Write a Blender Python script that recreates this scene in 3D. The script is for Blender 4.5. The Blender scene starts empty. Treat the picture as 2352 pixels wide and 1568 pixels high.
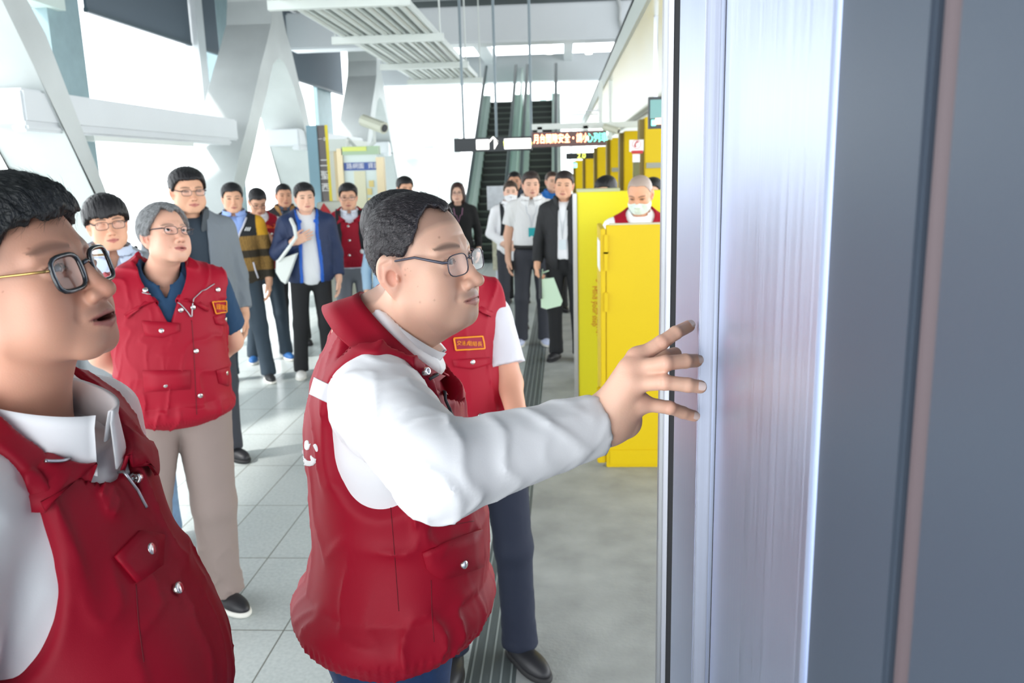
import bpy, bmesh, math, random
import numpy as np
from mathutils import Vector, Matrix

C = bpy.context.scene.collection
SC = bpy.context.scene
W, H, F = 2352.0, 1568.0, 1900.0
# ------------------------------------------------------------------ camera
CAM = np.array([0.0, 0.0, 1.82])
_v = np.array([116.0 / F, 399.0 / F, 1.0]); _v /= np.linalg.norm(_v)       # station axis (+Y) seen by the lens
_h = np.array([1.0, 0.026, 0.0])                                            # the horizon's direction
_u = np.cross(_h, _v); _u /= np.linalg.norm(_u)
if _u[1] < 0: _u = -_u
_x = np.cross(_u, _v); _x /= np.linalg.norm(_x)
if _x[0] < 0: _x = -_x
# world (X,Y,Z) -> lens (right, up, forward)
M = np.array([_x, _v, _u]).T
R_ = M[0]; U_ = M[1]; F_ = M[2]
cam_data = bpy.data.cameras.new('camera'); cam = bpy.data.objects.new('camera', cam_data); C.objects.link(cam)
cam_data.sensor_width = 36.0; cam_data.lens = F / W * 36.0; cam_data.clip_start = 0.02; cam_data.clip_end = 500
mw = Matrix.Identity(4)
for i in range(3):
    mw[i][0] = R_[i]; mw[i][1] = U_[i]; mw[i][2] = -F_[i]; mw[i][3] = CAM[i]
cam.matrix_world = mw
cam_data.dof.use_dof = True; cam_data.dof.focus_distance = 1.42; cam_data.dof.aperture_fstop = 7.0
SC.camera = cam
# ------------------------------------------------------------------ light and exposure
world = bpy.data.worlds.new('sky'); SC.world = world; world.use_nodes = True
bg = world.node_tree.nodes['Background']; bg.inputs[0].default_value = (0.93, 0.97, 1.0, 1); bg.inputs[1].default_value = 2.5
sun = bpy.data.lights.new('sun', 'SUN'); sun.energy = 2.4; sun.angle = 0.05; sun.color = (1, 0.97, 0.93)
suno = bpy.data.objects.new('sun', sun); C.objects.link(suno)
suno.rotation_euler = Vector((1.0, 0.6, -1.15)).to_track_quat('-Z', 'Y').to_euler()
SC.view_settings.view_transform = 'Standard'; SC.view_settings.look = 'None'
SC.view_settings.exposure = 0.85; SC.view_settings.gamma = 1; SC.view_settings.use_curve_mapping = False
SC.cycles.max_bounces = 6; SC.cycles.diffuse_bounces = 3; SC.cycles.glossy_bounces = 3; SC.cycles.transparent_max_bounces = 12
SC.cycles.caustics_reflective = False; SC.cycles.caustics_refractive = False

def ray(px, py):
    d = R_ * ((px - 1176) / F) + U_ * ((784 - py) / F) + F_
    return d / np.linalg.norm(d)
def at(px, py, X=None, Y=None, Z=None):
    d = ray(px, py)
    t = (X - CAM[0]) / d[0] if X is not None else (Y - CAM[1]) / d[1] if Y is not None else (Z - CAM[2]) / d[2]
    return CAM + d * t
def proj(p):
    q = np.asarray(p, float) - CAM
    z = q @ F_
    return 1176 + F * (q @ R_) / z, 784 - F * (q @ U_) / z

# ------------------------------------------------------------------ materials
def lin(c):
    c = c / 255.0
    return c / 12.92 if c <= 0.04045 else ((c + 0.055) / 1.055) ** 2.4
def rgb(r, g, b): return (lin(r), lin(g), lin(b), 1)
MATS = {}
def mat(name, col, rough=0.6, metal=0.0, bump=None, var=None, emit=None, vcol=False, sss=0.0, spec=None, stretch=None, sheen=0, coat=0):
    """procedural principled material; bump=(scale, strength), var=(scale, amount) mottles the colour"""
    if name in MATS: return MATS[name]
    m = bpy.data.materials.new(name); m.use_nodes = True; nt = m.node_tree; b = nt.nodes['Principled BSDF']
    b.inputs['Base Color'].default_value = col; b.inputs['Roughness'].default_value = rough; b.inputs['Metallic'].default_value = metal
    if spec is not None: b.inputs['Specular IOR Level'].default_value = spec
    if sheen: b.inputs['Sheen Weight'].default_value = sheen
    if coat: b.inputs['Coat Weight'].default_value = coat
    src = None
    tc = nt.nodes.new('ShaderNodeTexCoord'); vec = tc.outputs['Object']
    if stretch:
        mp = nt.nodes.new('ShaderNodeMapping'); mp.inputs['Scale'].default_value = stretch
        nt.links.new(vec, mp.inputs[0]); vec = mp.outputs[0]
    if vcol:
        vc = nt.nodes.new('ShaderNodeVertexColor'); vc.layer_name = 'Col'; src = vc.outputs[0]
    if var:
        n = nt.nodes.new('ShaderNodeTexNoise'); n.inputs['Scale'].default_value = var[0]; n.inputs['Detail'].default_value = 5
        nt.links.new(vec, n.inputs['Vector'])
        mx = nt.nodes.new('ShaderNodeMix'); mx.data_type = 'RGBA'; mx.blend_type = 'MULTIPLY'; mx.inputs[0].default_value = 1
        cr = nt.nodes.new('ShaderNodeValToRGB'); a = var[1]
        cr.color_ramp.elements[0].position = 0.3; cr.color_ramp.elements[1].position = 0.7
        cr.color_ramp.elements[0].color = (1 - a, 1 - a, 1 - a, 1); cr.color_ramp.elements[1].color = (1, 1, 1, 1)
        nt.links.new(n.outputs['Fac'], cr.inputs[0]); nt.links.new(cr.outputs[0], mx.inputs[7])
        if src is not None: nt.links.new(src, mx.inputs[6])
        else: mx.inputs[6].default_value = col
        src = mx.outputs[2]
    if src is not None: nt.links.new(src, b.inputs['Base Color'])
    if bump:
        n = nt.nodes.new('ShaderNodeTexNoise'); n.inputs['Scale'].default_value = bump[0]; n.inputs['Detail'].default_value = 4
        nt.links.new(vec, n.inputs['Vector'])
        bp = nt.nodes.new('ShaderNodeBump'); bp.inputs['Strength'].default_value = bump[1]; bp.inputs['Distance'].default_value = bump[2] if len(bump) > 2 else 0.01
        nt.links.new(n.outputs['Fac'], bp.inputs['Height']); nt.links.new(bp.outputs[0], b.inputs['Normal'])
    if emit:
        b.inputs['Emission Color'].default_value = emit[0]; b.inputs['Emission Strength'].default_value = emit[1]
    if sss:
        b.inputs['Subsurface Weight'].default_value = sss; b.inputs['Subsurface Radius'].default_value = (0.012, 0.004, 0.002); b.inputs['Subsurface Scale'].default_value = 1.0
    MATS[name] = m
    return m
def glass(name, tint, fac=0.12, rough=0.02):
    if name in MATS: return MATS[name]
    m = bpy.data.materials.new(name); m.use_nodes = True; nt = m.node_tree
    for n in list(nt.nodes):
        if n.type != 'OUTPUT_MATERIAL': nt.nodes.remove(n)
    out = [n for n in nt.nodes if n.type == 'OUTPUT_MATERIAL'][0]
    t = nt.nodes.new('ShaderNodeBsdfTransparent'); t.inputs[0].default_value = tint
    g = nt.nodes.new('ShaderNodeBsdfGlossy'); g.inputs[1].default_value = rough
    lw = nt.nodes.new('ShaderNodeLayerWeight'); lw.inputs[0].default_value = 0.5; fr = nt.nodes.new('ShaderNodeMath'); fr.operation = 'POWER'; fr.inputs[1].default_value = 4.0; nt.links.new(lw.outputs['Facing'], fr.inputs[0])
    mx = nt.nodes.new('ShaderNodeMixShader')
    ad = nt.nodes.new('ShaderNodeMath'); ad.operation = 'MULTIPLY_ADD'; ad.inputs[1].default_value = 0.6; ad.inputs[2].default_value = fac * 0.15
    nt.links.new(fr.outputs[0], ad.inputs[0]); nt.links.new(ad.outputs[0], mx.inputs[0])
    nt.links.new(t.outputs[0], mx.inputs[1]); nt.links.new(g.outputs[0], mx.inputs[2]); nt.links.new(mx.outputs[0], out.inputs[0])
    MATS[name] = m
    return m

# ------------------------------------------------------------------ objects
def link(o, parent=None):
    C.objects.link(o)
    if parent is not None: o.parent = parent
    return o
def tag(o, label=None, cat=None, group=None, kind=None):
    if label: o['label'] = label
    if cat: o['category'] = cat
    if group: o['group'] = group
    if kind: o['kind'] = kind
    return o
def empty(name, loc=(0, 0, 0), rz=0.0, parent=None):
    o = bpy.data.objects.new(name, None); o.empty_display_size = 0.1
    link(o, parent); o.location = tuple(float(v) for v in loc); o.rotation_euler = (0, 0, rz)
    return o
def mesh_obj(name, verts, faces, m, parent=None, smooth=False, cols=None):
    me = bpy.data.meshes.new(name)
    me.from_pydata([tuple(map(float, v)) for v in verts], [], [tuple(map(int, f)) for f in faces])
    me.update()
    if smooth: me.polygons.foreach_set('use_smooth', [True] * len(me.polygons))
    if cols is not None:
        ca = me.color_attributes.new('Col', 'FLOAT_COLOR', 'POINT')
        ca.data.foreach_set('color', np.asarray(cols, np.float32).reshape(-1))
    if m is not None: me.materials.append(m)
    o = bpy.data.objects.new(name, me); link(o, parent)
    return o
class MB:
    """collects simple solids; build() links them as ONE mesh object (world coordinates minus origin)"""
    def __init__(s): s.v = []; s.f = []
    def add(s, vs, fs):
        n = len(s.v); s.v += [tuple(map(float, v)) for v in vs]; s.f += [tuple(i + n for i in f) for f in fs]; return s
    def box(s, x0, x1, y0, y1, z0, z1):
        return s.add([(x0,y0,z0),(x1,y0,z0),(x1,y1,z0),(x0,y1,z0),(x0,y0,z1),(x1,y0,z1),(x1,y1,z1),(x0,y1,z1)],
                     [(0,3,2,1),(4,5,6,7),(0,1,5,4),(1,2,6,5),(2,3,7,6),(3,0,4,7)])
    def tube(s, pts, r, n=8, closed=False, caps=True):
        pts = [np.asarray(p, float) for p in pts]; N = len(pts)
        rr = r if hasattr(r, '__len__') else [r] * N
        ref = None; rings = []
        for i in range(N):
            a = pts[i - 1] if (i > 0 or closed) else pts[i]; b = pts[(i + 1) % N] if (i < N - 1 or closed) else pts[i]
            t = b - a; t = t / (np.linalg.norm(t) + 1e-12)
            if ref is None: ref = np.array([0, 0, 1.0]) if abs(t[2]) < 0.9 else np.array([1.0, 0, 0])
            u = ref - t * (ref @ t); u /= (np.linalg.norm(u) + 1e-12); w = np.cross(t, u); ref = u
            rings.append([pts[i] + rr[i] * (u * math.cos(2 * math.pi * k / n) + w * math.sin(2 * math.pi * k / n)) for k in range(n)])
        vs = [v for ring in rings for v in ring]; fs = []
        for i in range(N if closed else N - 1):
            j = (i + 1) % N
            for k in range(n): fs.append((i*n+k, i*n+(k+1)%n, j*n+(k+1)%n, j*n+k))
        if caps and not closed: fs.append(tuple(range(n))[::-1]); fs.append(tuple((N-1)*n+k for k in range(n)))
        return s.add(vs, fs)
    def prism(s, poly, axis, a, b):
        """poly of 2D points extruded along axis from a to b; the other two axes in order"""
        n = len(poly); vs = []
        for c in (a, b):
            for p in poly:
                v = [p[0], p[1]]; v.insert(axis, c); vs.append(v)
        ar = sum(poly[i][0]*poly[(i+1)%n][1]-poly[(i+1)%n][0]*poly[i][1] for i in range(n))
        fs = [tuple(range(n)), tuple(range(2*n-1, n-1, -1))] + [(i, i+n, (i+1)%n+n, (i+1)%n) for i in range(n)]
        return s.add(vs, fs)
    def build(s, name, m, parent=None, origin=None, bevel=0, smooth=False):
        if parent is not None and origin is None: origin = tuple(parent.matrix_basis.translation) if parent.parent is None else tuple(parent.parent.matrix_basis.translation)
        o0 = np.array(origin if origin is not None else (0, 0, 0), float)
        o = mesh_obj(name, [tuple(np.array(v) - o0) for v in s.v], s.f, m, parent, smooth)
        bm = bmesh.new(); bm.from_mesh(o.data); bmesh.ops.recalc_face_normals(bm, faces=bm.faces)
        if bevel: bmesh.ops.bevel(bm, geom=list(bm.edges), offset=bevel, segments=2, affect='EDGES', clamp_overlap=True)
        bm.to_mesh(o.data); bm.free()
        if parent is None and origin is not None: o.location = tuple(map(float, origin))
        return o
def text_mesh(body, size=1.0, align='CENTER'):
    """outline of a line of writing as verts (x, y) and faces, centred"""
    cu = bpy.data.curves.new('lettering', 'FONT'); cu.body = body; cu.size = size; cu.align_x = align; cu.align_y = 'CENTER'; cu.resolution_u = 3
    o = bpy.data.objects.new('lettering', cu); C.objects.link(o)
    dg = bpy.context.evaluated_depsgraph_get(); me = bpy.data.meshes.new_from_object(o.evaluated_get(dg))
    v = np.array([p.co[:] for p in me.vertices]).reshape(-1, 3)[:, :2]; f = [tuple(p.vertices) for p in me.polygons]
    bpy.data.objects.remove(o); bpy.data.curves.remove(cu); bpy.data.meshes.remove(me)
    return v, f
def text_obj(name, body, size, m, origin, right, up, parent, thick=0.0, squeeze=1.0, base=None):
    v, f = text_mesh(body, size)
    o0 = np.array(origin, float); r = np.array(right, float); u = np.array(up, float)
    b0 = np.array(parent.matrix_basis.translation) if base is None else np.array(base)
    return mesh_obj(name, [o0 + r * p[0] * squeeze + u * p[1] - b0 for p in v], f, m, parent)

# ------------------------------------------------------------------ implicit shapes -> meshes
def ell(P, c, r):
    q = P - np.asarray(c, np.float32); r = np.asarray(r, np.float32)
    k0 = np.sqrt(((q / r) ** 2).sum(1)); k1 = np.sqrt(((q / (r * r)) ** 2).sum(1)) + 1e-9
    return k0 * (k0 - 1) / k1
def cap(P, a, b, ra, rb=None):
    rb = ra if rb is None else rb
    a = np.asarray(a, np.float32); b = np.asarray(b, np.float32); ba = b - a
    t = np.clip(((P - a) @ ba) / (ba @ ba + 1e-12), 0, 1)
    return np.sqrt(((P - a - t[:, None] * ba) ** 2).sum(1)) - (ra + (rb - ra) * t)
def ecap(P, a, b, ra, rb, s):
    """capsule whose section is scaled by s=(sx,sy) (elliptic about z)"""
    S = np.array([1 / s[0], 1 / s[1], 1], np.float32)
    return cap(P * S, np.asarray(a) * S, np.asarray(b) * S, ra, rb) * min(s[0], s[1], 1)
def rbox(P, c, hsize, r, R=None):
    q = P - np.asarray(c, np.float32)
    if R is not None: q = q @ R
    q = np.abs(q) - (np.asarray(hsize, np.float32) - r)
    return np.sqrt((np.maximum(q, 0) ** 2).sum(1)) + np.minimum(q.max(1), 0) - r
def smin(a, b, k):
    h = np.clip(0.5 + 0.5 * (b - a) / k, 0, 1)
    return b + (a - b) * h - k * h * (1 - h)
def smax(a, b, k): return -smin(-a, -b, k)
def sins(P, s, seed=0, n=4):
    rs = np.random.RandomState(seed); out = 0
    Q = P * s
    for i in range(n):
        d = rs.randn(3); d /= np.linalg.norm(d); out = out + np.sin(Q @ d.astype(np.float32) * (1 + 0.7 * i) + rs.rand() * 6.28 + 1.3 * out)
    return out / n
def wrinkle(P, scale, seed, stretch=(1, 1, 1)):
    """sharp ridged folds, 0..1"""
    Q = P * np.array(stretch, np.float32)
    w = sins(Q, scale * 0.6, seed, 3) * 2.2
    rs = np.random.RandomState(seed + 9); d = rs.randn(3); d /= np.linalg.norm(d)
    msk = np.clip(.55 + 1.2 * sins(P, scale * .30, seed + 40, 2), .05, 1)
    a = (1 - np.abs(np.sin(Q @ d.astype(np.float32) * scale + w))) ** 2.6
    d2 = rs.randn(3); d2 /= np.linalg.norm(d2); w2 = sins(Q, scale * .9, seed + 17, 3) * 2.0
    b = (1 - np.abs(np.sin(Q @ d2.astype(np.float32) * scale * 1.7 + w2))) ** 2.2
    return a * msk + .45 * b * (1.05 - msk)
def mesh_sdf(f, lo, hi, h, margin=1.1):
    lo = np.array(lo, float); hi = np.array(hi, float); k = 4; c = h * k
    n = np.maximum(np.ceil((hi - lo) / c).astype(int), 1)
    ax = [lo[i] + c * np.arange(n[i] + 1) for i in range(3)]
    G = np.stack(np.meshgrid(*ax, indexing='ij'), -1).reshape(-1, 3).astype(np.float32)
    D0 = f(G).reshape(n + 1)
    mn = np.full(n, 1e9); 
    for i in (0, 1):
        for j in (0, 1):
            for l in (0, 1):
                mn = np.minimum(mn, np.abs(D0[i:n[0]+i, j:n[1]+j, l:n[2]+l]))
    act = mn < c * margin * 1.2
    N = n * k + 1
    D = np.ones(N, np.float32)
    up = D0[:-1, :-1, :-1].repeat(k, 0).repeat(k, 1).repeat(k, 2)
    D[:-1, :-1, :-1] = np.where(up < 0, -1, 1)
    mask = np.zeros(N, bool)
    ia = np.argwhere(act) * k
    off = np.stack(np.meshgrid(*[np.arange(k + 1)] * 3, indexing='ij'), -1).reshape(-1, 3)
    for o in off: mask[ia[:, 0] + o[0], ia[:, 1] + o[1], ia[:, 2] + o[2]] = True
    idx = np.argwhere(mask)
    P = (lo + idx * h).astype(np.float32); vals = np.empty(len(P), np.float32)
    for s in range(0, len(P), 400000): vals[s:s+400000] = f(P[s:s+400000])
    D[mask] = vals
    # surface nets
    S = D < 0
    cn = np.array(N) - 1
    cnt = np.zeros(cn, np.int8)
    for i in (0, 1):
        for j in (0, 1):
            for l in (0, 1): cnt += S[i:cn[0]+i, j:cn[1]+j, l:cn[2]+l]
    cells = np.argwhere((cnt > 0) & (cnt < 8))
    if len(cells) == 0: return np.zeros((0, 3)), np.zeros((0, 4), int)
    idm = np.full(cn, -1, np.int32); idm[cells[:, 0], cells[:, 1], cells[:, 2]] = np.arange(len(cells))
    acc = np.zeros((len(cells), 3)); num = np.zeros(len(cells))
    corners = [(i, j, l) for i in (0, 1) for j in (0, 1) for l in (0, 1)]
    for a in corners:
        for x in range(3):
            if a[x] == 1: continue
            b = list(a); b[x] = 1
            da = D[cells[:, 0]+a[0], cells[:, 1]+a[1], cells[:, 2]+a[2]]; db = D[cells[:, 0]+b[0], cells[:, 1]+b[1], cells[:, 2]+b[2]]
            m = (da < 0) != (db < 0)
            t = np.where(m, da / (da - db + 1e-20), 0)
            p = np.zeros((len(cells), 3)); p[:] = a; p[:, x] += t
            acc[m] += p[m]; num[m] += 1
    V = lo + (cells + acc / num[:, None]) * h
    Fs = []
    for x in range(3):
        y, z = (x + 1) % 3, (x + 2) % 3
        sl0 = [slice(None)] * 3; sl1 = [slice(None)] * 3
        sl0[x] = slice(0, -1); sl1[x] = slice(1, None)
        e = S[tuple(sl0)] != S[tuple(sl1)]
        ed = np.argwhere(e)
        ok = (ed[:, y] > 0) & (ed[:, z] > 0) & (ed[:, y] < cn[y]) & (ed[:, z] < cn[z]); ed = ed[ok]
        q = []
        for (dy, dz) in ((1, 1), (0, 1), (0, 0), (1, 0)):
            c_ = ed.copy(); c_[:, y] -= dy; c_[:, z] -= dz
            q.append(idm[c_[:, 0], c_[:, 1], c_[:, 2]])
        q = np.stack(q, 1)
        ins = S[ed[:, 0], ed[:, 1], ed[:, 2]]
        q[~ins] = q[~ins][:, ::-1]
        Fs.append(q)
    return V, np.concatenate(Fs)
def fast_mesh(name, V, Q, m, parent=None, cols=None, smooth=True):
    me = bpy.data.meshes.new(name)
    me.vertices.add(len(V)); me.vertices.foreach_set('co', np.asarray(V, np.float32).reshape(-1))
    me.loops.add(len(Q) * 4); me.polygons.add(len(Q))
    me.loops.foreach_set('vertex_index', np.asarray(Q, np.int32).reshape(-1))
    me.polygons.foreach_set('loop_start', np.arange(0, len(Q) * 4, 4, dtype=np.int32))
    me.polygons.foreach_set('loop_total', np.full(len(Q), 4, np.int32))
    me.polygons.foreach_set('use_smooth', np.full(len(Q), smooth, bool))
    if cols is not None:
        ca = me.color_attributes.new('Col', 'FLOAT_COLOR', 'POINT'); ca.data.foreach_set('color', np.asarray(cols, np.float32).reshape(-1))
    me.update(calc_edges=True); me.validate()
    me.materials.append(m)
    o = bpy.data.objects.new(name, me); link(o, parent)
    return o
def march(f, o, d, t0=0.0, t1=12.0):
    """first point where the ray o+t d meets the solid f"""
    o = np.asarray(o, float); d = np.asarray(d, float); t = t0
    for i in range(220):
        v = float(f((o + d * t)[None].astype(np.float32))[0])
        if v < 0.0004: break
        t += max(v * 0.7, 0.0005)
        if t > t1: return None
    p = o + d * t; e = 0.003
    g = np.array([float(f((p + e * a)[None].astype(np.float32))[0] - f((p - e * a)[None].astype(np.float32))[0]) for a in np.eye(3)])
    g /= np.linalg.norm(g) + 1e-9
    return p, g
def marchv(f, O, D, t0, steps=120):
    t = np.full(len(D), t0)
    for i in range(steps):
        v = f((O + D * t[:, None]).astype(np.float32)); t = t + np.where(v > 0.0003, v * 0.75, 0)
        t = np.minimum(t, 30)
    P = (O + D * t[:, None]); e = 0.003; G = np.zeros_like(P)
    for i in range(3):
        a = np.zeros(3); a[i] = e
        G[:, i] = f((P + a).astype(np.float32)) - f((P - a).astype(np.float32))
    G /= np.linalg.norm(G, axis=1)[:, None] + 1e-9
    return P, G
# ================================================================== MATERIALS
white_paint = mat('white_paint', rgb(212, 217, 220), 0.45, bump=(30, 0.03), var=(1.5, 0.04))
conc_paint = mat('white_coated_concrete', rgb(200, 206, 205), 0.5, var=(1.2, 0.16), bump=(14, 0.08))
teal_steel = mat('teal_grey_steel', rgb(140, 165, 170), 0.5, var=(6, 0.15))
dark_blind = mat('dark_blind_cloth', rgb(84, 96, 106), 0.75)
dark_roof = mat('dark_roof_metal', rgb(92, 99, 102), 0.6, var=(2, 0.3))
rail_white = mat('pale_rack_paint', rgb(214, 220, 216), 0.35)
black_sign = mat('black_sign_metal', rgb(58, 62, 66), 0.5)
glow_white = mat('lit_sign_white', rgb(255, 250, 244), 0.5, emit=((1, 0.97, 0.94, 1), 1.0))
glow_red = mat('led_red', rgb(255, 90, 50), 0.5, emit=((1, 0.32, 0.16, 1), 7.0))
glow_green = mat('led_green', rgb(60, 230, 190), 0.5, emit=((0.2, 1.0, 0.75, 1), 2.2))
glow_yellow = mat('led_yellow', rgb(220, 230, 80), 0.5, emit=((0.75, 0.85, 0.15, 1), 1.8))
yellow_paint = mat('yellow_door_paint', rgb(216, 184, 0), 0.45, spec=.3, var=(3, 0.03), bump=(120, 0.02))
red_print = mat('red_print', rgb(206, 96, 30), 0.6)
green_glass = glass('green_glass', (0.90, 0.97, 0.94, 1), 0.5)
step_mat = mat('escalator_step_black', rgb(38, 44, 42), 0.45)
step_edge = mat('escalator_step_edge', rgb(92, 100, 92), 0.45)
hand_rubber = mat('handrail_rubber', rgb(70, 86, 88), 0.5)
steel = mat('stainless_steel', rgb(192, 196, 204), 0.3, 1.0)
alu = mat('aluminium_edge', rgb(186, 188, 190), 0.4, 0.9)
blue_print = mat('blue_sign', rgb(66, 92, 160), 0.5)
white_print = mat('white_print', rgb(240, 240, 240), 0.6)
red_sign = mat('red_sign', rgb(190, 40, 45), 0.5)

def brushed(name, col, rough, aniso=(260, 260, 1.2), br=0.35):
    m = mat(name, col, rough, 1.0)
    nt = m.node_tree; b = nt.nodes['Principled BSDF']
    tc = nt.nodes.new('ShaderNodeTexCoord'); mp = nt.nodes.new('ShaderNodeMapping'); mp.inputs['Scale'].default_value = aniso
    n = nt.nodes.new('ShaderNodeTexNoise'); n.inputs['Scale'].default_value = 1.0; n.inputs['Detail'].default_value = 3
    nt.links.new(tc.outputs['Object'], mp.inputs[0]); nt.links.new(mp.outputs[0], n.inputs['Vector'])
    r = nt.nodes.new('ShaderNodeMapRange'); r.inputs[3].default_value = rough * (1 - br); r.inputs[4].default_value = rough * (1 + br)
    nt.links.new(n.outputs['Fac'], r.inputs[0]); nt.links.new(r.outputs[0], b.inputs['Roughness'])
    return m

# floor: pale stone tiles 0.29 x 0.64 m with dark joints
def tile_mat():
    m = mat('pale_floor_tiles', rgb(200, 208, 206), 0.22)
    nt = m.node_tree; b = nt.nodes['Principled BSDF']
    tc = nt.nodes.new('ShaderNodeTexCoord'); sp = nt.nodes.new('ShaderNodeSeparateXYZ'); nt.links.new(tc.outputs['Object'], sp.inputs[0])
    def line(sock, period, off, width):
        a = nt.nodes.new('ShaderNodeMath'); a.operation = 'ADD'; a.inputs[1].default_value = -off + 500 * period
        d = nt.nodes.new('ShaderNodeMath'); d.operation = 'DIVIDE'; d.inputs[1].default_value = period
        f = nt.nodes.new('ShaderNodeMath'); f.operation = 'FRACT'
        s = nt.nodes.new('ShaderNodeMath'); s.operation = 'SUBTRACT'; s.inputs[1].default_value = 0.5
        ab = nt.nodes.new('ShaderNodeMath'); ab.operation = 'ABSOLUTE'
        g = nt.nodes.new('ShaderNodeMapRange'); g.inputs[1].default_value = 0.5 - width / period; g.inputs[2].default_value = 0.5 - width / period * 0.35; g.interpolation_type = 'SMOOTHSTEP'
        nt.links.new(sock, a.inputs[0]); nt.links.new(a.outputs[0], d.inputs[0]); nt.links.new(d.outputs[0], f.inputs[0])
        nt.links.new(f.outputs[0], s.inputs[0]); nt.links.new(s.outputs[0], ab.inputs[0]); nt.links.new(ab.outputs[0], g.inputs[0])
        return g.outputs[0]
    lx = line(sp.outputs[0], 0.2936, TX, 0.0042); ly = line(sp.outputs[1], 0.64, TY, 0.0042)
    mx = nt.nodes.new('ShaderNodeMath'); mx.operation = 'MAXIMUM'; nt.links.new(lx, mx.inputs[0]); nt.links.new(ly, mx.inputs[1])
    n = nt.nodes.new('ShaderNodeTexNoise'); n.inputs['Scale'].default_value = 60; n.inputs['Detail'].default_value = 6
    n2 = nt.nodes.new('ShaderNodeTexNoise'); n2.inputs['Scale'].default_value = 1.3; n2.inputs['Detail'].default_value = 3
    nt.links.new(tc.outputs['Object'], n.inputs['Vector']); nt.links.new(tc.outputs['Object'], n2.inputs['Vector'])
    c1 = nt.nodes.new('ShaderNodeMix'); c1.data_type = 'RGBA'; c1.inputs[6].default_value = rgb(178, 187, 186); c1.inputs[7].default_value = rgb(206, 213, 211)
    av = nt.nodes.new('ShaderNodeMath'); av.operation = 'ADD'; nt.links.new(n.outputs['Fac'], av.inputs[0]); nt.links.new(n2.outputs['Fac'], av.inputs[1])
    rg = nt.nodes.new('ShaderNodeMapRange'); rg.inputs[1].default_value = 0.7; rg.inputs[2].default_value = 1.3; nt.links.new(av.outputs[0], rg.inputs[0]); nt.links.new(rg.outputs[0], c1.inputs[0])
    c2 = nt.nodes.new('ShaderNodeMix'); c2.data_type = 'RGBA'; c2.inputs[7].default_value = rgb(112, 114, 106)
    nt.links.new(mx.outputs[0], c2.inputs[0]); nt.links.new(c1.outputs[2], c2.inputs[6]); nt.links.new(c2.outputs[2], b.inputs['Base Color'])
    bp = nt.nodes.new('ShaderNodeBump'); bp.invert = True; bp.inputs['Strength'].default_value = 0.3; bp.inputs['Distance'].default_value = 0.002
    nt.links.new(mx.outputs[0], bp.inputs['Height']); nt.links.new(bp.outputs[0], b.inputs['Normal'])
    b.inputs['Roughness'].default_value = 0.3; b.inputs['Specular IOR Level'].default_value = 0.35
    return m
TY = at(620, 1447, Z=0)[1]; TX = at(652, 1447, Z=0)[0]
XE = at(1195, 1449, Z=0)[0]                      # where the dark strip meets the concrete
XS = at(1068, 1568, Z=0)[0]

# ================================================================== SETTING
def struct(name, mb, m, **k):
    o = mb.build(name, m, **k); o['kind'] = 'structure'; return o
YF = 17.0                                        # escalator foot
struct('floor', MB().box(-9.5, XS, -2.5, 60, -0.25, 0), tile_mat())
strip = mat('dark_guide_tiles', rgb(92, 100, 100), 0.4, var=(9, 0.18), stretch=(6, 1, 1))
struct('floor_strip', MB().box(XS, XE, -2.5, 60, -0.25, 0), strip)
mbl = MB()
wS = XE - XS
for k in range(5):
    x = XS + wS * (0.1 + 0.2 * k); mbl.box(x - 0.0035, x + 0.0035, -2.5, 40, 0.0, 0.0015)
struct('trim_1', mbl, mat('pale_guide_line', rgb(146, 154, 152), 0.5))
conc = mat('bare_concrete', rgb(172, 175, 173), 0.7, var=(4.5, 0.30), bump=(60, 0.25))
nt = conc.node_tree
struct('floor_concrete', MB().box(XE, 6, -2.5, 60, -0.25, 0.0), conc)
# roof deck, dark, with purlins; extended unseen behind the camera to shade the foreground
struct('ceiling', MB().box(-6.6, 7, -7, 23.6, 5.35, 5.6), dark_roof)
mb = MB()
for k in range(11): mb.box(-5.4, 6, 7.3 + k * 1.4, 7.42 + k * 1.4, 5.1, 5.35)
struct('ceiling_purlins', mb, mat('purlin_grey', rgb(120, 128, 130), 0.6))

# ---- inclined frames along the open side
XA = -4.5
def wp(px, py): p = at(px, py, X=XA); return (p[1], p[2])
outL = [wp(*p) for p in ((625, 0), (623, 54), (613, 98), (598, 155), (586, 208), (571, 277), (553, 342), (538, 417))]
inL = [wp(*p) for p in ((562, 428), (583, 345), (598, 274), (613, 214), (621, 175), (628, 146), (640, 133))]
inR = [wp(*p) for p in ((652, 142), (658, 155), (676, 202), (693, 268))]
outR = [wp(*p) for p in ((712, 290), (700, 232), (684, 178), (671, 122), (658, 77), (649, 33), (645, 0))]
def ext(a, b, z):  # continue a->b to height z
    t = (z - a[1]) / (b[1] - a[1]); return (a[0] + (b[0] - a[0]) * t, z)
top = 5.35
prof = [(outL[0][0] - 0.0, top)] + outL + [ext(outL[-2], outL[-1], 0), ext(inL[1], inL[0], 0)] + inL + inR + [ext(inR[-2], inR[-1], 0), ext(outR[1], outR[0], 0)] + outR + [(outR[-1][0] + 0.15, top)]
SPACE = 7.45
zb0 = at(500, 318, X=XA)[2]; zb1 = at(500, 267, X=XA)[2]
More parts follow.
